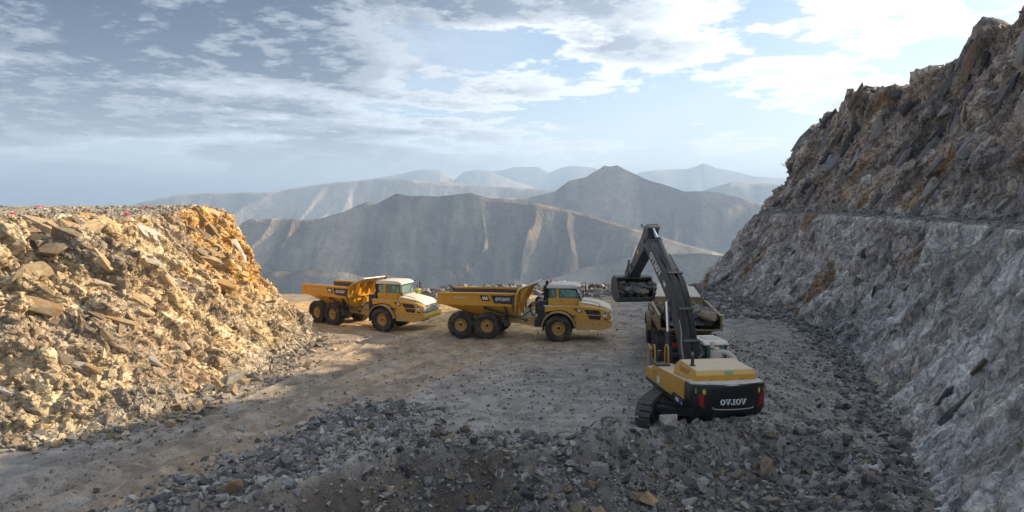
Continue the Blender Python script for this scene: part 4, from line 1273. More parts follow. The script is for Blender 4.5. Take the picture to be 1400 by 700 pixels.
    MB().cyl((-2.2, 1.0, 2.80), (-2.2, 1.0, 2.84), .14, 14).tube([(-2.2, 1.0, 2.82), (-2.2, 1.0, 3.05), (-2.16, .98, 3.18), (-2.0, .93, 3.28)], .065, 10, 4).build('exhaust_pipe', 'black', root, smooth=True)
    # air cleaner behind the cab
    MB().cyl((-.55, -.72, 2.15), (-.55, -.72, 3.02), .24, 20).cyl((-.55, -.72, 3.02), (-.55, -.72, 3.14), .12, 14).build('air_cleaner', 'offwhite', root, smooth=True)
    MB().tube([(-.55, -.80, 2.96), (-.75, -1.02, 2.98), (-1.0, -1.22, 2.85), (-1.15, -1.32, 2.6), (-1.2, -1.34, 2.2)], .10, 12, 5).build('intake_duct', 'offwhite', root, smooth=True)
    MB().cyl((-.35, -.62, 3.1), (-.35, -.62, 3.36), .09, 12).build('precleaner', 'offwhite', root, smooth=True)
    # cab
    cb = MB().box(.1, 1.95, -1.48, -.50, 1.32, 2.02).build('cab', 'charcoal', root, .04)
    MB().prism([(.02, 3.10), (.06, 3.22), (.3, 3.28), (1.6, 3.26), (1.82, 3.12)], -1.54, -.44).build('cab_roof', 'white', cb, .05)
    MB().box(.5, 1.2, -1.3, -.7, 3.27, 3.30).build('roof_hatch', 'offwhite', cb, .01)
    for x, y in ((.12, -1.46), (.12, -.58), (1.0, -1.46), (1.0, -.58), (1.8, -1.46), (1.8, -.58)):
        MB().box(x - .05, x + .05, y, y + .07, 2.0, 3.12).build('pillar', 'black', cb, .01)
    MB().box(.105, .117, -1.40, -.60, 2.0, 3.08).build('rear_window', 'glass', cb)
    for y in (-1.45, -.535):
        MB().box(.17, .95, y, y + .012, 2.0, 3.08).build('side_window', 'glass', cb)
        MB().box(1.05, 1.75, y, y + .012, 2.0, 3.08).build('side_window', 'glass', cb)
    MB().box(1.82, 1.832, -1.40, -.60, 1.9, 3.08).build('windshield', 'glass', cb)
    MB().box(.45, .95, -1.25, -.75, 1.9, 2.15).box(.42, .58, -1.22, -.78, 2.1, 2.75).build('seat', 'seat_cloth', root, .05)
    MB().cyl((.02, -.98, 3.05), (-.06, -.98, 3.05), .06, 10).build('rear_lamp', 'orange', cb)
    # ---- boom
    def strip(cl):
        """outline from (x,z,half depth) centre line"""
        up_, dn = [], []
        for i, (x, z, h_) in enumerate(cl):
            a0 = Vector(cl[max(i - 1, 0)][:2]); a1 = Vector(cl[min(i + 1, len(cl) - 1)][:2])
            d = (a1 - a0).normalized(); n = Vector((-d.y, d.x))
            up_.append((x + n.x * h_, z + n.y * h_)); dn.append((x - n.x * h_, z - n.y * h_))
        return up_ + dn[::-1]
    cl = [(.30, 1.85, .24), (.62, 2.50, .36), (1.15, 3.60, .46), (1.72, 4.55, .53), (2.35, 5.15, .55), (3.2, 5.70, .50), (4.4, 6.40, .42), (5.4, 6.98, .34), (5.95, 7.30, .22)]
    cl = [(x, z, h_ * .86) for x, z, h_ in cl]
    bm_ = MB().prism(strip(cl), -.32, .32).build('boom', 'boompaint', root, .03)
    for y in (-.325, .325):
        MB().prism(strip([(x, z, h_ - .10) for x, z, h_ in cl[1:-1]]), y - .012, y + .012).build('boom_side_plate', 'charcoal', bm_)
    MB().cyl((.32, -.62, 1.9), (.32, .62, 1.9), .16, 16).cyl((5.92, -.42, 7.28), (5.92, .42, 7.28), .13, 16).cyl((2.2, -.46, 4.72), (2.2, .46, 4.72), .12, 16).build('boom_pin', 'steel', bm_, smooth=True)
    d = Vector((4.4 - 2.35, 0, 6.40 - 5.15)).normalized()
    o_ = Vector((4.95, .34, 6.66)) - d * 0
    MB().letters(o_ - Vector((0, 0, .12)) , -d, Vector((-d.z, 0, d.x)), .36, depth=.015).build('lettering', 'decal_white', bm_)
    MB().prism([(2.75, 5.30), (2.95, 5.42), (2.90, 5.60), (2.62, 5.44)], .352, .368).build('model_decal', 'decal_white', bm_)
    MB().box(.15, .45, .36, .62, 1.5, 2.05).box(.15, .45, -.62, -.36, 1.5, 2.05).build('boom_bracket', 'charcoal', root, .02)
    for sd in (1, -1):
        cy = MB().cyl((1.55, sd * .48, 1.55), (1.95, sd * .47, 3.4), .13, 16).build('boom_cylinder', 'boompaint', root, smooth=True)
        MB().cyl((1.95, sd * .47, 3.4), (2.2, sd * .46, 4.72), .07, 14).build('cylinder_rod', 'chrome', cy, smooth=True)
    # arm cylinder on top of the boom
    pA, pB = Vector((2.55, 0, 5.86)), Vector((5.55, 0, 7.92))
    pm = pA.lerp(pB, .74)
    MB().prism([(2.2, 5.45), (2.45, 6.0), (2.72, 6.0), (3.0, 5.85), (3.0, 5.7)], -.17, -.11).prism([(2.2, 5.45), (2.45, 6.0), (2.72, 6.0), (3.0, 5.85), (3.0, 5.7)], .11, .17).build('cylinder_bracket', 'boompaint', bm_, .01)
    ac = MB().cyl(pA, pm, .145, 18).cyl(pm - (pB - pA).normalized() * .12, pm, .175, 18).build('arm_cylinder', 'boompaint', root, smooth=True)
    MB().cyl(pm, pB, .075, 14).build('cylinder_rod', 'chrome', ac, smooth=True)
    MB().tube([pA + Vector((.2, .12, .16)), pA + Vector((.6, .18, .52)), pA + Vector((1.1, .14, .72)), pm + Vector((-.3, .12, .12))], .03, 7, 4).build('hydraulic_hose', 'hose', ac, smooth=True)
    # arm
    cl2 = [(5.52, 8.02, .14), (5.80, 7.72, .34), (6.05, 7.30, .40), (6.9, 6.62, .34), (7.9, 5.82, .25), (8.58, 5.28, .15)]
    ar = MB().prism(strip(cl2), -.29, .29).build('arm', 'boompaint', root, .03)
    MB().cyl((8.55, -.40, 5.30), (8.55, .40, 5.30), .11, 14).cyl((5.55, -.33, 7.94), (5.55, .33, 7.94), .11, 14).build('arm_pin', 'steel', ar, smooth=True)
    MB().cyl((6.95, .29, 6.62), (6.95, .305, 6.62), .12, 16).build('sticker', 'decal_yellow', ar)
    MB().tube([(5.9, .3, 7.9), (6.1, .42, 8.1), (6.3, .3, 7.9)], .02, 6, 4).build('hydraulic_hose', 'hose', ar)
    bc = MB().cyl((6.15, 0, 7.86), (7.35, 0, 6.92), .12, 16).build('bucket_cylinder', 'boompaint', root, smooth=True)
    MB().cyl((7.35, 0, 6.92), (8.45, 0, 6.02), .065, 12).build('cylinder_rod', 'chrome', bc, smooth=True)
    for sd in (1, -1):
        lk = MB().prism([(7.78, 5.76), (7.92, 5.66), (8.54, 5.98), (8.42, 6.12)], sd * .30, sd * .36).prism([(8.36, 6.08), (8.54, 6.08), (9.06, 5.36), (8.90, 5.28)], sd * .22, sd * .30).build('linkage', 'charcoal', root, .01)
    # bucket, curled with its mouth up and towards the machine
    outer = [(8.46, 5.16), (8.98, 5.22), (9.34, 4.98), (9.46, 4.58), (9.30, 4.16), (8.92, 3.90), (8.40, 3.82), (7.80, 4.08)]
    inner = [(7.84, 4.16), (8.42, 3.93), (8.88, 4.00), (9.20, 4.24), (9.34, 4.58), (9.24, 4.92), (8.96, 5.11), (8.46, 5.06)]
    bk = MB(Matrix.Diagonal((1, .94, 1, 1)))
    n = len(outer)
    for y0, y1 in ((-1.06, 1.06),):
        vs = [(x, y, z) for y in (y0, y1) for x, z in outer + inner]
        q = 2 * n
        fs = [(i, i + 1, q + i + 1, q + i) for i in range(q - 1)] + [(q - 1, 0, q, 2 * q - 1)]
        bk.add(vs, fs)
    for y in (-1.06, 1.02):
        bk.prism(outer, y, y + .04)
    bu = bk.build('bucket', 'bucketsteel', root)
    for y in (-.85, -.42, 0, .42, .85):
        MB().prism([(7.92, 4.02), (7.90, 4.20), (7.55, 4.46), (7.50, 4.42)], y - .09, y + .09).build('tooth', 'charcoal', bu, .01)
    for y in (-.32, .28):
        MB().prism([(8.30, 5.10), (8.48, 5.44), (8.66, 5.42), (9.02, 5.50), (9.14, 5.10), (8.98, 5.20)], y - .03, y + .05).build('bucket_ear', 'charcoal', bu, .01)
    # hoses along the boom back
    bl = [(.1, 2.3), (.22, 2.75), (.72, 3.85), (1.25, 4.85), (1.95, 5.66), (2.8, 6.14), (3.9, 6.74)]
    for k, y in enumerate((-.26, -.18, -.10, .10, .18, .27)):
        MB().tube([(-.25, y * 1.3, 1.9)] + [(x - .02 * (k % 2), y, z) for x, z in bl[:6 if k % 2 else 7]], .033, 7, 4).build('hydraulic_hose', 'hose', bm_, smooth=True)
    MB().tube([(-.35, .35, 2.25), (-.1, .5, 2.5), (.2, .52, 3.1), (.55, .40, 3.6), (.85, .38, 4.1)], .035, 8, 5).build('hydraulic_hose', 'steel', bm_, smooth=True)
    MB().tube([(-.1, -.12, 2.65), (.1, -.40, 2.75), (.35, -.42, 3.0), (.4, -.36, 3.3)], .03, 8, 4).build('hydraulic_hose', 'steel', bm_, smooth=True)
    for x, z in ((.42, 3.25), (1.05, 4.55), (2.4, 5.98)):
        MB().box(x - .06, x + .06, -.34, .34, z - .02, z + .05, Matrix.Rotation(R(-58 if z < 5 else -32), 3, 'Y')).build('hose_clamp', 'charcoal', bm_)
    MB().box(-.9, .25, -.5, .5, 1.5, 2.12).box(-.9, -.3, -.3, .45, 2.1, 2.35).build('valve_block', 'black', root, .03)
    return root


EX = (7.75, 29.75)
EXH = R(98)
exz = float(np.mean(zground([EX[0] - 1.2, EX[0] + 1.2, EX[0], EX[0] - 1.5, EX[0] + 1.5], [EX[1] - 2, EX[1] + 2, EX[1], EX[1] + 1, EX[1] - 1])))
exc = excavator((EX[0], EX[1], exz - .14), EXH, R(62), 'yellow and black tracked excavator holding a bucket of rocks')


# ------------------------------------------------------------------ stones set in the rock faces
def stone(D, par, AX, u, v, size, mat, sink=.25, twist=None):
    p, n = on_face(D, u, v)
    X = Vector(AX[0]); X = (X - n * X.dot(n)).normalized(); Y = n.cross(X)
    Mr = Matrix((X, Y, n)).transposed().to_4x4()
    e = Euler((random.uniform(-.3, .3), random.uniform(-.3, .3), random.uniform(-.35, .35) if twist is None else twist)).to_matrix().to_4x4()
    o = rock('stone', (0, 0, 0), 1, mat, par)
    o.matrix_local = Matrix.Translation(p - n * size[2] * sink) @ Mr @ e @ Matrix.Diagonal((*size, 1))
    return o


for u, v, sz, mt, tw in ((5.54, 2.47, (.75, .62, .5), 'rock_pale', .2), (3.91, 3.02, (.62, .5, .5), 'rock_tan', 0), (4.48, 2.98, (.85, .45, .4), 'rock_tan', .2),
                         (5.03, 2.59, (1.1, .75, .5), 'rock_tan', .5), (6.79, 2.44, (1.2, .8, .5), 'rock_brown', .1), (6.29, 2.33, (.8, .6, .45), 'rock_tan', .3),
                         (2.5, 2.5, (1.2, .7, .5), 'rock_tan', 1.2), (3.2, 2.72, (1.4, .6, .5), 'rock_brown', 1.3), (4.0, 2.85, (1.1, .5, .45), 'rock_tan', 1.3)):
    stone(LW, lo, AW, u, v, sz, mt, .35, tw)
for k in range(150):
    u, v = random.uniform(1.6, 9.7), 1.1 + 1.92 * random.random() ** .75
    q = random.uniform(.16, .40) * (1.5 if v > 1.9 else 1)
    stone(LW, lo, AW, u, v, (q * random.uniform(1.2, 2.6), q * random.uniform(.5, .9), q * random.uniform(.6, 1.1)), ('rock_orange' if u > 7.2 + random.gauss(0, .5) and v > 1.7 and random.random() < .8 else random.choice(('rock_tan', 'rock_tan', 'rock_tan', 'rock_brown', 'rock_pale'))), random.uniform(.25, .85), random.gauss(0, .2))
for u, v, sz, mt, tw in ((6.72, 4.96, (1.9, 1.0, .6), 'rock_pale', 0), (6.5, 5.3, (1.1, .7, .5), 'rock_pale', .1), (7.01, 4.67, (1.2, .7, .5), 'rock_pale', -.1),
                         (7.2, 4.9, (1.7, 1.0, .8), 'rock_grey', 0), (6.88, 5.95, (.5, .45, .6), 'rock_dark', 0), (6.72, 5.97, (.4, .35, .5), 'rock_dark', 0), (6.54, 5.99, (.45, .4, .55), 'rock_dark', 0),
                         (6.35, 5.98, (.9, .7, .6), 'rock_dark', 0), (7.02, 5.72, (.42, .3, .3), 'rock_tan', 0), (4.87, 3.85, (.7, .5, .3), 'rock_pale', 0), (7.85, 4.5, (1.1, .8, .6), 'rock_pale', 0),
                         (7.75, 5.35, (1.6, .9, .7), 'rock_grey', 0), (8.3, 4.6, (1.1, .8, .7), 'rock_pale', 0), (5.45, 5.23, (1.8, 1.0, .5), 'rock_grey', 0), (4.9, 5.75, (1.5, .9, .6), 'rock_brown', 0)):
    stone(RW, ro, AE, u, v, sz, mt, .3, tw)
for k in range(190):
    u = random.uniform(2.6, 8.9)
    v = random.uniform(4.1, 5.95) if random.random() < .7 else random.uniform(1.3, 2.95)
    q = random.uniform(.2, .75) if v > 4 else random.uniform(.15, .4)
    stone(RW, ro, AE, u, v, (q * random.uniform(1.2, 2.4), q * random.uniform(.55, .9), q * random.uniform(.5, .9)), random.choice(('rock_grey', 'rock_grey', 'rock_dark', 'rock_brown', 'rock_pale')), random.uniform(0, .5), random.gauss(0, .25))
for k in range(36):                                       # fallen stones along the bench
    stone(RW, ro, AE, random.uniform(2.8, 8.2), random.uniform(3.1, 3.95), (random.uniform(.12, .35), random.uniform(.1, .25), random.uniform(.1, .25)), random.choice(('rock_grey', 'rock_brown', 'rock_pale')), .1)

def face_stones(D, par, n, u0, u1, v0, v1, lo_, hi_, pal, seed, name):
    r_ = np.random.default_rng(seed)
    iu = np.searchsorted(D['T'], r_.uniform(u0, u1, n)); iv = np.searchsorted(D['vt'], r_.uniform(v0, v1, n))
    iu = np.clip(iu, 1, len(D['T']) - 2); iv = np.clip(iv, 1, len(D['vt']) - 2)
    Pp = D['V'][iu, iv]
    sz = plaw(r_, n, lo_, hi_, 2.2)
    pr = [rock_shape(10, seed + k, (1.2, .8, .7)) for k in range(8)]
    Vs, Fs, Cs, off = [], [], [], 0
    pal = np.array(pal)
    for k in range(8):
        idx = np.arange(k, n, 8); V_, F_ = pr[k]
        Qm = r_.normal(size=(len(idx), 4)); Qm /= np.linalg.norm(Qm, axis=1, keepdims=True)
        a_, b_, c_, d_ = Qm.T
        M = np.stack([np.stack([1 - 2 * (c_ * c_ + d_ * d_), 2 * (b_ * c_ - a_ * d_), 2 * (b_ * d_ + a_ * c_)], 1),
                      np.stack([2 * (b_ * c_ + a_ * d_), 1 - 2 * (b_ * b_ + d_ * d_), 2 * (c_ * d_ - a_ * b_)], 1),
                      np.stack([2 * (b_ * d_ - a_ * c_), 2 * (c_ * d_ + a_ * b_), 1 - 2 * (b_ * b_ + c_ * c_)], 1)], 1)
        q = np.einsum('nij,vj->nvi', M, V_) * sz[idx][:, None, None] + Pp[idx][:, None, :]
        Vs.append(q.reshape(-1, 3)); Fs.append((F_[None] + (np.arange(len(idx)) * len(V_))[:, None, None]).reshape(-1, 3) + off)
        off += len(idx) * len(V_)
        cc = .45 * pal[r_.integers(0, len(pal), len(idx))] + .6 * D['C'][iu[idx], iv[idx]]
        Cs.append(np.repeat(cc * r_.uniform(.65, 1.25, (len(idx), 1)), len(V_), 0))
    o = np_mesh(name, np.concatenate(Vs), np.concatenate(Fs), 'rubble', np.concatenate(Cs)); o.parent = par; o['kind'] = 'stuff'


def plaw(r_, n, lo_, hi_, p=2.2):
    q = r_.uniform(0, 1, n); a = lo_ ** (1 - p); b_ = hi_ ** (1 - p)
    return (a + q * (b_ - a)) ** (1 / (1 - p))


face_stones(LW, lo, 3600, 1.6, 9.8, .9, 3.0, .06, .30, [(.42, .33, .22), (.52, .43, .31), (.30, .24, .17), (.36, .29, .2), (.24, .2, .16)], 1200, 'small_stones')
face_stones(LW, lo, 2600, 1.6, 9.8, 2.95, 4.6, .05, .20, [(.3, .26, .21), (.24, .22, .2), (.4, .34, .27), (.18, .165, .15)], 1300, 'small_stones')
face_stones(RW, ro, 2300, 2.6, 9.0, 3.9, 5.95, .07, .34, [(.2, .18, .165), (.14, .135, .13), (.28, .26, .245), (.25, .18, .12)], 1400, 'small_stones')
face_stones(RW, ro, 1600, 2.6, 9.0, 3.0, 4.0, .05, .18, [(.24, .22, .21), (.3, .29, .28)], 1500, 'small_stones')

# ------------------------------------------------------------------ loose rock on the floor
LF = np.array([F_ for F_ in ((-24.5, 23.8), (-18.9, 26.2), (-16.4, 27.7), (-15, 29.4), (-14.3, 32), (-13.7, 36), (-13.1, 41), (-13.1, 45.6), (-14.9, 49.4))], float)
RF = np.array([(10.2, 13.5), (12.7, 20.8), (15.4, 27.2), (18.5, 36), (20.8, 44), (22, 51), (22.1, 60), (21.6, 68), (20.2, 74.5)], float)


def along(path, n, r_, spread, off):
    L = np.concatenate([[0], np.cumsum(np.linalg.norm(np.diff(path, axis=0), axis=1))])
    q = r_.uniform(0, L[-1], n)
    x, y = np.interp(q, L, path[:, 0]), np.interp(q, L, path[:, 1])
    i = np.clip(np.searchsorted(L, q) - 1, 0, len(path) - 2); d = path[i + 1] - path[i]; d /= np.linalg.norm(d, axis=1, keepdims=True)
    t_ = off + np.abs(r_.normal(0, spread, n))
    return x + d[:, 1] * t_, y - d[:, 0] * t_          # to the right of the path direction


def scatter(name, label, spots, sizes, pal, seed, sub=0):
    """uncountable small stones: one mesh"""
    r_ = np.random.default_rng(seed)
    n = len(spots)
    protos = [rock_shape(10 + 3 * sub, seed + k, (1., .85, .65)) for k in range(8)]
    z = zground(spots[:, 0], spots[:, 1])
    Vs, Fs, Cs = [], [], []
    off = 0
    pal = np.array(pal)
    for k in range(8):
        idx = np.arange(k, n, 8)
        if not len(idx): continue
        V_, F_ = protos[k]
        a = r_.uniform(0, 6.283, len(idx)); tl = r_.normal(0, .5, len(idx)); tb = r_.normal(0, .5, len(idx))
        ca, sa, ct, st_, cb_, sb = np.cos(a), np.sin(a), np.cos(tl), np.sin(tl), np.cos(tb), np.sin(tb)
        o1 = np.zeros_like(a)
        Rz = np.stack([np.stack([ca, -sa, o1], 1), np.stack([sa, ca, o1], 1), np.stack([o1, o1, o1 + 1], 1)], 1)
        Rx = np.stack([np.stack([o1 + 1, o1, o1], 1), np.stack([o1, ct, -st_], 1), np.stack([o1, st_, ct], 1)], 1)
        Ry = np.stack([np.stack([cb_, o1, sb], 1), np.stack([o1, o1 + 1, o1], 1), np.stack([-sb, o1, cb_], 1)], 1)
        M = Rz @ Rx @ Ry
        q = np.einsum('nij,vj->nvi', M, V_) * sizes[idx][:, None, None]
        q += np.stack([spots[idx, 0], spots[idx, 1], z[idx] + sizes[idx] * r_.uniform(-.25, .3, len(idx))], 1)[:, None, :]
        Vs.append(q.reshape(-1, 3))
        Fs.append((F_[None] + (np.arange(len(idx)) * len(V_))[:, None, None]).reshape(-1, 3) + off)
        off += len(idx) * len(V_)
        c = pal[r_.integers(0, len(pal), len(idx))] * r_.uniform(.6, 1.35, (len(idx), 1))
        Cs.append(np.repeat(c, len(V_), 0))
    o = np_mesh(name, np.concatenate(Vs), np.concatenate(Fs), 'rubble', np.concatenate(Cs))
    tag(o, label, 'rubble', kind='stuff')
    return o


def plaw(r_, n, lo_, hi_, p=2.2):
    q = r_.uniform(0, 1, n); a = lo_ ** (1 - p); b_ = hi_ ** (1 - p)
    return (a + q * (b_ - a)) ** (1 / (1 - p))


GREYS = [(.225, .218, .213), (.165, .16, .158), (.29, .28, .27), (.255, .247, .245), (.205, .18, .155), (.33, .315, .30), (.13, .127, .127)]
WARMS = [(.34, .28, .20), (.27, .22, .16), (.22, .19, .16), (.42, .35, .26), (.2, .19, .18), (.16, .15, .14)]
r_ = np.random.default_rng(90)
# heap and hollow
n = 16000
sp = np.stack([r_.uniform(-5, 12.3, n), 17.0 + 10.6 * r_.uniform(0, 1, n) ** 1.0], 1)
hol_ = (sp[:, 0] - sp[:, 1] + 28.6 > .3) & (sp[:, 0] < .2) & (sp[:, 1] < 25.0)
keep = (~hol_ | (r_.uniform(0, 1, n) < .75)) & (sp[:, 0] < 11.6 - (24 - sp[:, 1]) * .05) & ~((np.abs(sp[:, 0] - 7.2) < 2.3) & (sp[:, 1] > 26.3))
sp = sp[keep]
scatter('heap_rubble', 'grey crushed stones of the heap in front of the excavator', sp, plaw(r_, len(sp), .035, .28, 2.6), [(c_[0] * .95, c_[1] * .93, c_[2] * .90) for c_ in GREYS] + [(.2, .15, .1), (.28, .275, .27), (.07, .07, .075)], 900)
# ridge by the road
n = 4500
q = r_.uniform(-3, 13.5, n); d = r_.normal(.5, 1.25, n)
ux, uy = (4.7 / 11.96, 11.0 / 11.96)
sp = np.stack([-10.5 + ux * q + uy * d, 19 + uy * q - ux * d], 1)
scatter('ridge_rubble', 'grey stones of the low ridge beside the haul road', sp, plaw(r_, n, .04, .24, 2.3), GREYS, 910)
# open floor near
n = 11000
sp = np.stack([r_.uniform(-16, 15, n), 18 + 20 * r_.uniform(0, 1, n) ** 1.3], 1)
rdv = sp[:, 0] + 10.8 - (sp[:, 1] - 24) * .30
sp = sp[(np.abs(rdv) > 2.6) | (r_.uniform(0, 1, n) < .25)]
scatter('floor_gravel', 'loose gravel strewn over the near quarry floor', sp, plaw(r_, len(sp), .022, .11, 2.6), GREYS + [(.25, .2, .15)], 920)
n = 3600
sp = np.stack([r_.uniform(-11, 22, n), r_.uniform(34, 66, n)], 1)
scatter('floor_gravel', 'loose gravel strewn around the dump trucks', sp, plaw(r_, n, .025, .10, 2.6), [(.26, .23, .2), (.3, .26, .21), (.2, .19, .18)], 930)
n = 6000
sp = np.stack([r_.uniform(8.5, 20, n), r_.uniform(19, 46, n)], 1)
rb = np.interp(sp[:, 1], RF[:, 1], RF[:, 0]); sp = sp[sp[:, 0] < rb + .6]
scatter('floor_gravel', 'loose gravel between the excavator and the grey rock face', sp, plaw(r_, len(sp), .025, .15, 2.5), GREYS, 940)
# talus
x, y = along(LF, 6500, r_, 1.0, -.9)
scatter('talus', 'brown and grey stones fallen along the foot of the tan rock face', np.stack([x, y], 1), plaw(r_, 6500, .05, .28, 2.0), WARMS, 950)
x, y = along(RF, 5500, r_, 1.3, -.8); x = 2 * np.interp(y, RF[:, 1], RF[:, 0]) - x
scatter('talus', 'grey stones fallen along the foot of the grey rock face', np.stack([x, y], 1), plaw(r_, 5500, .05, .28, 2.0), GREYS, 960)
n = 1900
sp = np.stack([r_.uniform(-10, 21, n), 70.3 + .8 * 0 + r_.normal(0, 1.3, n)], 1)
scatter('berm_rubble', 'dark rubble of the berm along the far edge of the quarry', sp, plaw(r_, n, .10, .5, 1.9), GREYS[:5], 970, 1)
n = 900
sp = np.stack([r_.uniform(15, 21.5, n), r_.uniform(54, 73, n)], 1)
scatter('berm_rubble', 'grey rubble spread at the far end of the grey rock face', sp, plaw(r_, n, .10, .45, 1.9), GREYS, 980, 1)

# rocks one can pick out
def loose(n, place, lo_, hi_, mats, label, group):
    for k in range(n):
        x, y = place()
        q = lo_ * (hi_ / lo_) ** (random.random() ** 1.6)
        mt = random.choice(mats)
        o = rock('rock', (x, y, zg1(x, y) + q * .28), q, mt)
        big_ = 'large' if q > lo_ + (hi_ - lo_) * .5 else 'small'
        cw_ = {'rock_grey': 'grey', 'rock_brown': 'brown', 'rock_dark': 'dark', 'rock_tan': 'tan'}[mt]
        tag(o, f'{big_} {cw_} rock {label(x, y)}', 'rock', group)


def inheap():
    while True:
        x, y = random.uniform(-1.5, 11.3), random.uniform(18.5, 27.2)
        if not (abs(x - 7.2) < 2.2 and y > 26.2): return x, y


loose(105, inheap, .13, .36, ('rock_grey', 'rock_grey', 'rock_grey', 'rock_brown', 'rock_dark'), lambda x, y: ('low' if y < 22.5 else 'high') + ' on the rubble heap ' + ('left of the excavator' if x < 3 else 'below the left track' if x < 6 else 'below the counterweight' if x < 9 else 'next to the grey face road'), 'rocks of the heap')


def onridge():
    q, d = random.uniform(-1.5, 12.5), random.gauss(.5, .8)
    return -10.5 + ux * q + uy * d, 19 + uy * q - ux * d


loose(50, onridge, .15, .42, ('rock_grey', 'rock_grey', 'rock_dark', 'rock_brown'), lambda x, y: 'on the low ridge beside the haul road, ' + ('near the bottom edge' if y < 22.5 else 'halfway along it' if y < 26.5 else 'at its far end'), 'rocks of the low ridge')


def leftfoot():
    x, y = along(LF[2:6], 1, rng, .8, -.4); return float(x[0]), float(y[0])


loose(52, leftfoot, .16, .46, ('rock_brown', 'rock_tan', 'rock_grey'), lambda x, y: 'at the foot of the tan rock face, ' + ('at its near bend' if y < 31 else 'in the middle' if y < 34 else 'towards the trucks'), 'fallen rocks below the tan face')


def rightfoot():
    y = random.uniform(24, 66); return float(np.interp(y, RF[:, 1], RF[:, 0])) - abs(random.gauss(0, .9)), y


loose(34, rightfoot, .15, .40, ('rock_grey', 'rock_grey', 'rock_brown'), lambda x, y: 'at the foot of the grey rock face, ' + ('abreast of the excavator' if y < 37 else 'abreast of the loaded truck' if y < 52 else 'at its far end'), 'fallen rocks below the grey face')
for x, y, q, mt, lb in ((5.9, 26.0, .52, 'rock_pale', 'large pale pointed rock directly behind the left track'), (-11.9, 20.4, .0, '', ''),
                        (9.0, 24.7, .42, 'rock_brown', 'brown-grey boulder on the heap below the right track'), (-8.6, 21.0, .42, 'rock_brown', 'squarish brown boulder at the bottom edge of the view'),
                        (3.0, 24.3, .44, 'rock_grey', 'largest smooth grey rock at the left end of the heap'), (4.6, 23.0, .36, 'rock_tan', 'tan slab lying on the heap'),
                        (-13.9, 34.6, .62, 'rock_pale', 'largest pale rock in the fallen pile below the tan face')):
    if q:
        tag(rock('rock', (x, y, zg1(x, y) + q * .35), q, mt), lb, 'rock')

# load of the third hauler, filled in its own frame
def bedfloor(x): return float(np.interp(x, (-8.1, -7.55, -6.9, -5.7, -4.3, -2.9), (2.3, 2.16, 1.96, 1.66, 1.56, 1.56)))


M3 = Matrix.Translation(truck3.location) @ rotz(t3[2]) @ Q3
lv, nxl, nyl = [], 44, 26
for i in range(nxl):
    for j in range(nyl):
        x = -7.9 + 5.1 * i / (nxl - 1); y = -1.5 + 3.0 * j / (nyl - 1)
        top_ = bedfloor(x) + .25 + .95 * (1 - (y / 1.75) ** 2) * min(1, (x + 7.95) / 1.6) * 1.0
        floor_ = bedfloor(x) + .1 + max(0, (abs(y) - 1.0)) * 1.2
        lv.append((x, y, max(top_, floor_ + .02)))
lv = np.array(lv)
lv[:, 2] += facets(lv, np.eye(3), (.35, .35, .35), .08, .12, .04, 33)[0]
lv = np.array([(M3 @ Vector(p))[:] for p in lv])
ld = np_mesh('load_rubble', lv, grid_faces(nxl, nyl), 'rubble', np.array(GREYS)[rng.integers(0, 7, len(lv))] * .8)
tag(ld, 'fine grey rubble filling the bed of the loaded dump truck', 'rubble', kind='stuff')
for k in range(46):
    x, y = random.uniform(-7.7, -3.0), random.uniform(-1.2, 1.2)
    q = random.uniform(.22, .55)
    z = bedfloor(x) + .35 + .85 * (1 - (y / 1.75) ** 2) * min(1, (x + 7.95) / 1.5)
    mt = random.choice(('rock_grey', 'rock_dark', 'rock_grey', 'rock_brown'))
    o = rock('rock', M3 @ Vector((x, y, z + q * .25 + .22)), q, mt)
    tag(o, f"{'large' if q > .4 else 'small'} {mt[5:]} rock in the loaded dump truck, {'left' if y > .3 else 'right' if y < -.3 else 'middle'} of its bed near the {'tail' if x < -5.4 else 'headboard'}", 'rock', 'rocks loaded in the dump truck')
# rocks in the bucket
ME = Matrix.Translation(exc.location) @ rotz(EXH)
for k in range(22):
    y = -.9 + 1.8 * ((k * .618) % 1); q = random.uniform(.20, .36)
    t_ = random.random()
    p = Vector((7.86 + .85 * t_, y, 4.36 + .52 * t_ + random.uniform(-.10, .14)))
    mt = random.choice(('rock_grey', 'rock_dark', 'rock_brown'))
    o = rock('rock', ME @ p, q, mt)
    tag(o, f"{'large' if q > .28 else 'small'} {mt[5:]} rock in the excavator bucket, {'left' if y > .3 else 'right' if y < -.3 else 'middle'}, {'at the back' if t_ > .5 else 'by the teeth'}", 'rock', 'rocks in the excavator bucket')

# ------------------------------------------------------------------ pink markers, shrub, person
for k, (u, v) in enumerate(((2.27, 3.05), (2.0, 4.7), (3.65, 4.1), (5.13, 3.1), (6.08, 4.55), (6.93, 3.05))):
    p, n = on_face(LW, u, v)
    V, F = ico(2)
    V = V * np.array([1.2, .7, .45]) * (1 + .7 * fbm(V + k * 3.1, .6, 3, .6, 40 + k))[:, None] * .13
    o = np_mesh('marker_ribbon', V, F, 'pink'); o.location = p + Vector((0, 0, .12))
    o.rotation_euler = (0, 0, k * 1.3)
    tag(o, 'crumpled pink marker ribbon on the flat top of the tan rock face', 'marker', 'pink marker ribbons')

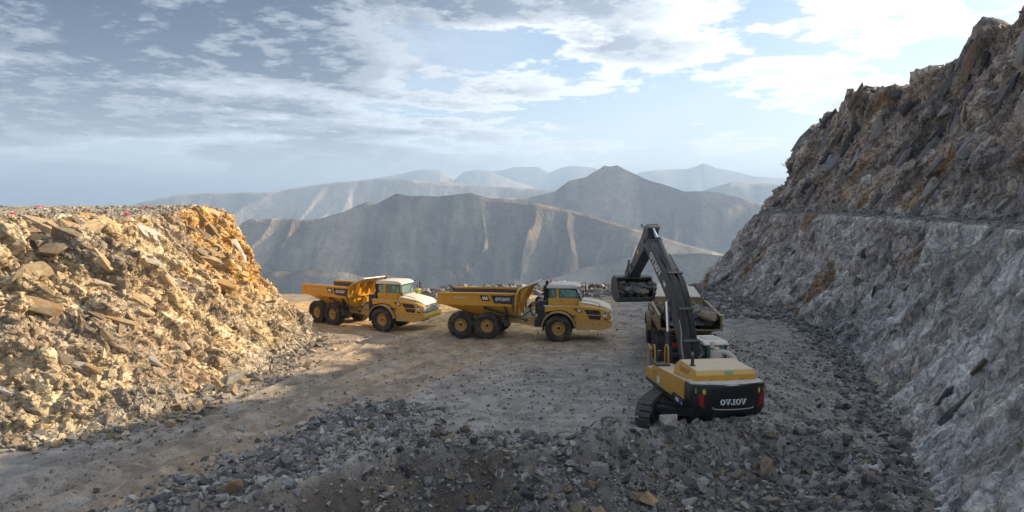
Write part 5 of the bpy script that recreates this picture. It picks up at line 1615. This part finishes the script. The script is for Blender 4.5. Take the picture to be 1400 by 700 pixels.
p, n = on_face(RW, 8.72, 5.24)
bush = empty('shrub', p + Vector((-.1, 0, -.1)))
tag(bush, 'small dry shrub on the crest of the grey rock face', 'shrub')
st = MB(); lf = MB()
rb_ = random.Random(3)
for k in range(26):
    a, e = rb_.uniform(0, 6.28), rb_.uniform(.25, 1.4)
    L = rb_.uniform(.5, 1.0)
    d = Vector((math.cos(a) * math.cos(e), math.sin(a) * math.cos(e), math.sin(e)))
    tip = d * L + Vector((0, 0, .1))
    st.tube([(0, 0, 0), d * L * .5 + Vector((0, 0, .02)), tip], .014, 5, 2)
    for j in range(26):
        c = d * L * rb_.uniform(.4, 1.05) + Vector((rb_.gauss(0, .09), rb_.gauss(0, .09), rb_.gauss(0, .08) + .05))
        e1 = Vector((rb_.gauss(0, 1), rb_.gauss(0, 1), rb_.gauss(0, 1))).normalized() * .06
        e2 = e1.orthogonal().normalized() * .028
        lf.add([c - e1, c + e2, c + e1, c - e2], [(0, 1, 2, 3)])
st.build('stem', 'twig', bush)
f_ = lf.build('foliage', 'leaf', bush); f_['kind'] = 'stuff'


def skin_mesh(name, joints, edges, mat, rootv=0, sub=2):
    """joints: (x,y,z,radius)"""
    me = bpy.data.meshes.new(name)
    me.from_pydata([j[:3] for j in joints], edges, [])
    me.materials.append(MATS[mat])
    o = bpy.data.objects.new(name, me); col.objects.link(o)
    o.modifiers.new('skin', 'SKIN')
    sub_ = o.modifiers.new('sub', 'SUBSURF'); sub_.levels = sub; sub_.render_levels = sub
    if not me.skin_vertices: me.attributes
    bm_ = bmesh.new(); bm_.from_mesh(me)
    lay = bm_.verts.layers.skin.verify()
    bm_.verts.ensure_lookup_table()
    for i, j in enumerate(joints):
        bm_.verts[i][lay].radius = (j[3], j[3] * (j[4] if len(j) > 4 else 1)); bm_.verts[i][lay].use_root = (i == rootv)
    bm_.to_mesh(me); bm_.free()
    return o


J = [(0, 0, .95, .13), (0, 0, 1.15, .13), (0, 0, 1.38, .15), (0, 0, 1.47, .065), (0, .01, 1.55, .075), (0, .01, 1.68, .095), (0, .0, 1.76, .05)]
E = [(0, 1), (1, 2), (2, 3), (3, 4), (4, 5), (5, 6)]
for sd in (1, -1):
    b_ = len(J)
    J += [(.02, sd * .10, .90, .09), (.03, sd * .11, .50, .06), (0, sd * .11, .09, .045), (.14, sd * .12, .04, .035)]
    E += [(0, b_), (b_, b_ + 1), (b_ + 1, b_ + 2), (b_ + 2, b_ + 3)]
    b_ = len(J)
    J += [(0, sd * .19, 1.40, .06), (.02, sd * .25, 1.13, .045), (.12, sd * .24, .90, .03), (.16, sd * .24, .83, .035)]
    E += [(2, b_), (b_, b_ + 1), (b_ + 1, b_ + 2), (b_ + 2, b_ + 3)]
    for f in range(4):
        c = len(J); yy = sd * (.205 + .022 * f)
        J += [(.19, yy, .77, .010), (.185, yy, .735 + .006 * abs(f - 1), .009)]
        E += [(b_ + 3, c), (c, c + 1)]
    c = len(J); J += [(.21, sd * .215, .82, .010), (.235, sd * .205, .79, .009)]; E += [(b_ + 3, c), (c, c + 1)]
pe = skin_mesh('person', J, E, 'skin')
tag(pe, 'person in blue helmet and yellow vest standing behind the sunlit dump truck', 'person')
px0 = (-8.35, 62.6)
pe.location = (px0[0], px0[1], zg1(*px0) + .005)
pe.rotation_euler = (0, 0, R(-70))
vs_ = skin_mesh('vest', [(0, 0, .88, .15), (0, 0, 1.15, .155), (0, 0, 1.38, .175), (0, 0, 1.45, .1), (0, .2, 1.40, .085), (.02, .255, 1.15, .06), (0, -.2, 1.40, .085), (.02, -.255, 1.15, .06)],
                [(0, 1), (1, 2), (2, 3), (2, 4), (4, 5), (2, 6), (6, 7)], 'vest'); vs_.parent = pe
tr_ = skin_mesh('trousers', [(0, 0, .93, .15), (.02, .10, .88, .115), (.03, .11, .50, .085), (0, .11, .14, .075), (.02, -.10, .88, .115), (.03, -.11, .50, .085), (0, -.11, .14, .075)],
                [(0, 1), (1, 2), (2, 3), (0, 4), (4, 5), (5, 6)], 'trousers'); tr_.parent = pe
V, F = ico(3)
V = V[:, :] * np.array([.145, .125, .12]); V[:, 2] = np.maximum(V[:, 2], -.01)
k_ = (V[:, 2] < .005) & (np.hypot(V[:, 0], V[:, 1]) > .1)
V[k_, :2] *= 1.16
he = np_mesh('helmet', V + np.array([.005, .01, 1.70]), F, 'helmet', None, True); he.parent = pe
MB().box(.095, .12, .03, .05, 1.655, 1.67).box(.095, .12, -.03, -.01, 1.655, 1.67).build('eye', 'black', pe)
MB().prism([(.10, 1.66), (.135, 1.62), (.10, 1.615)], -.002, .022).build('nose', 'skin', pe, .004)
MB().box(.096, .108, -.02, .04, 1.575, 1.585).build('mouth', 'red', pe)
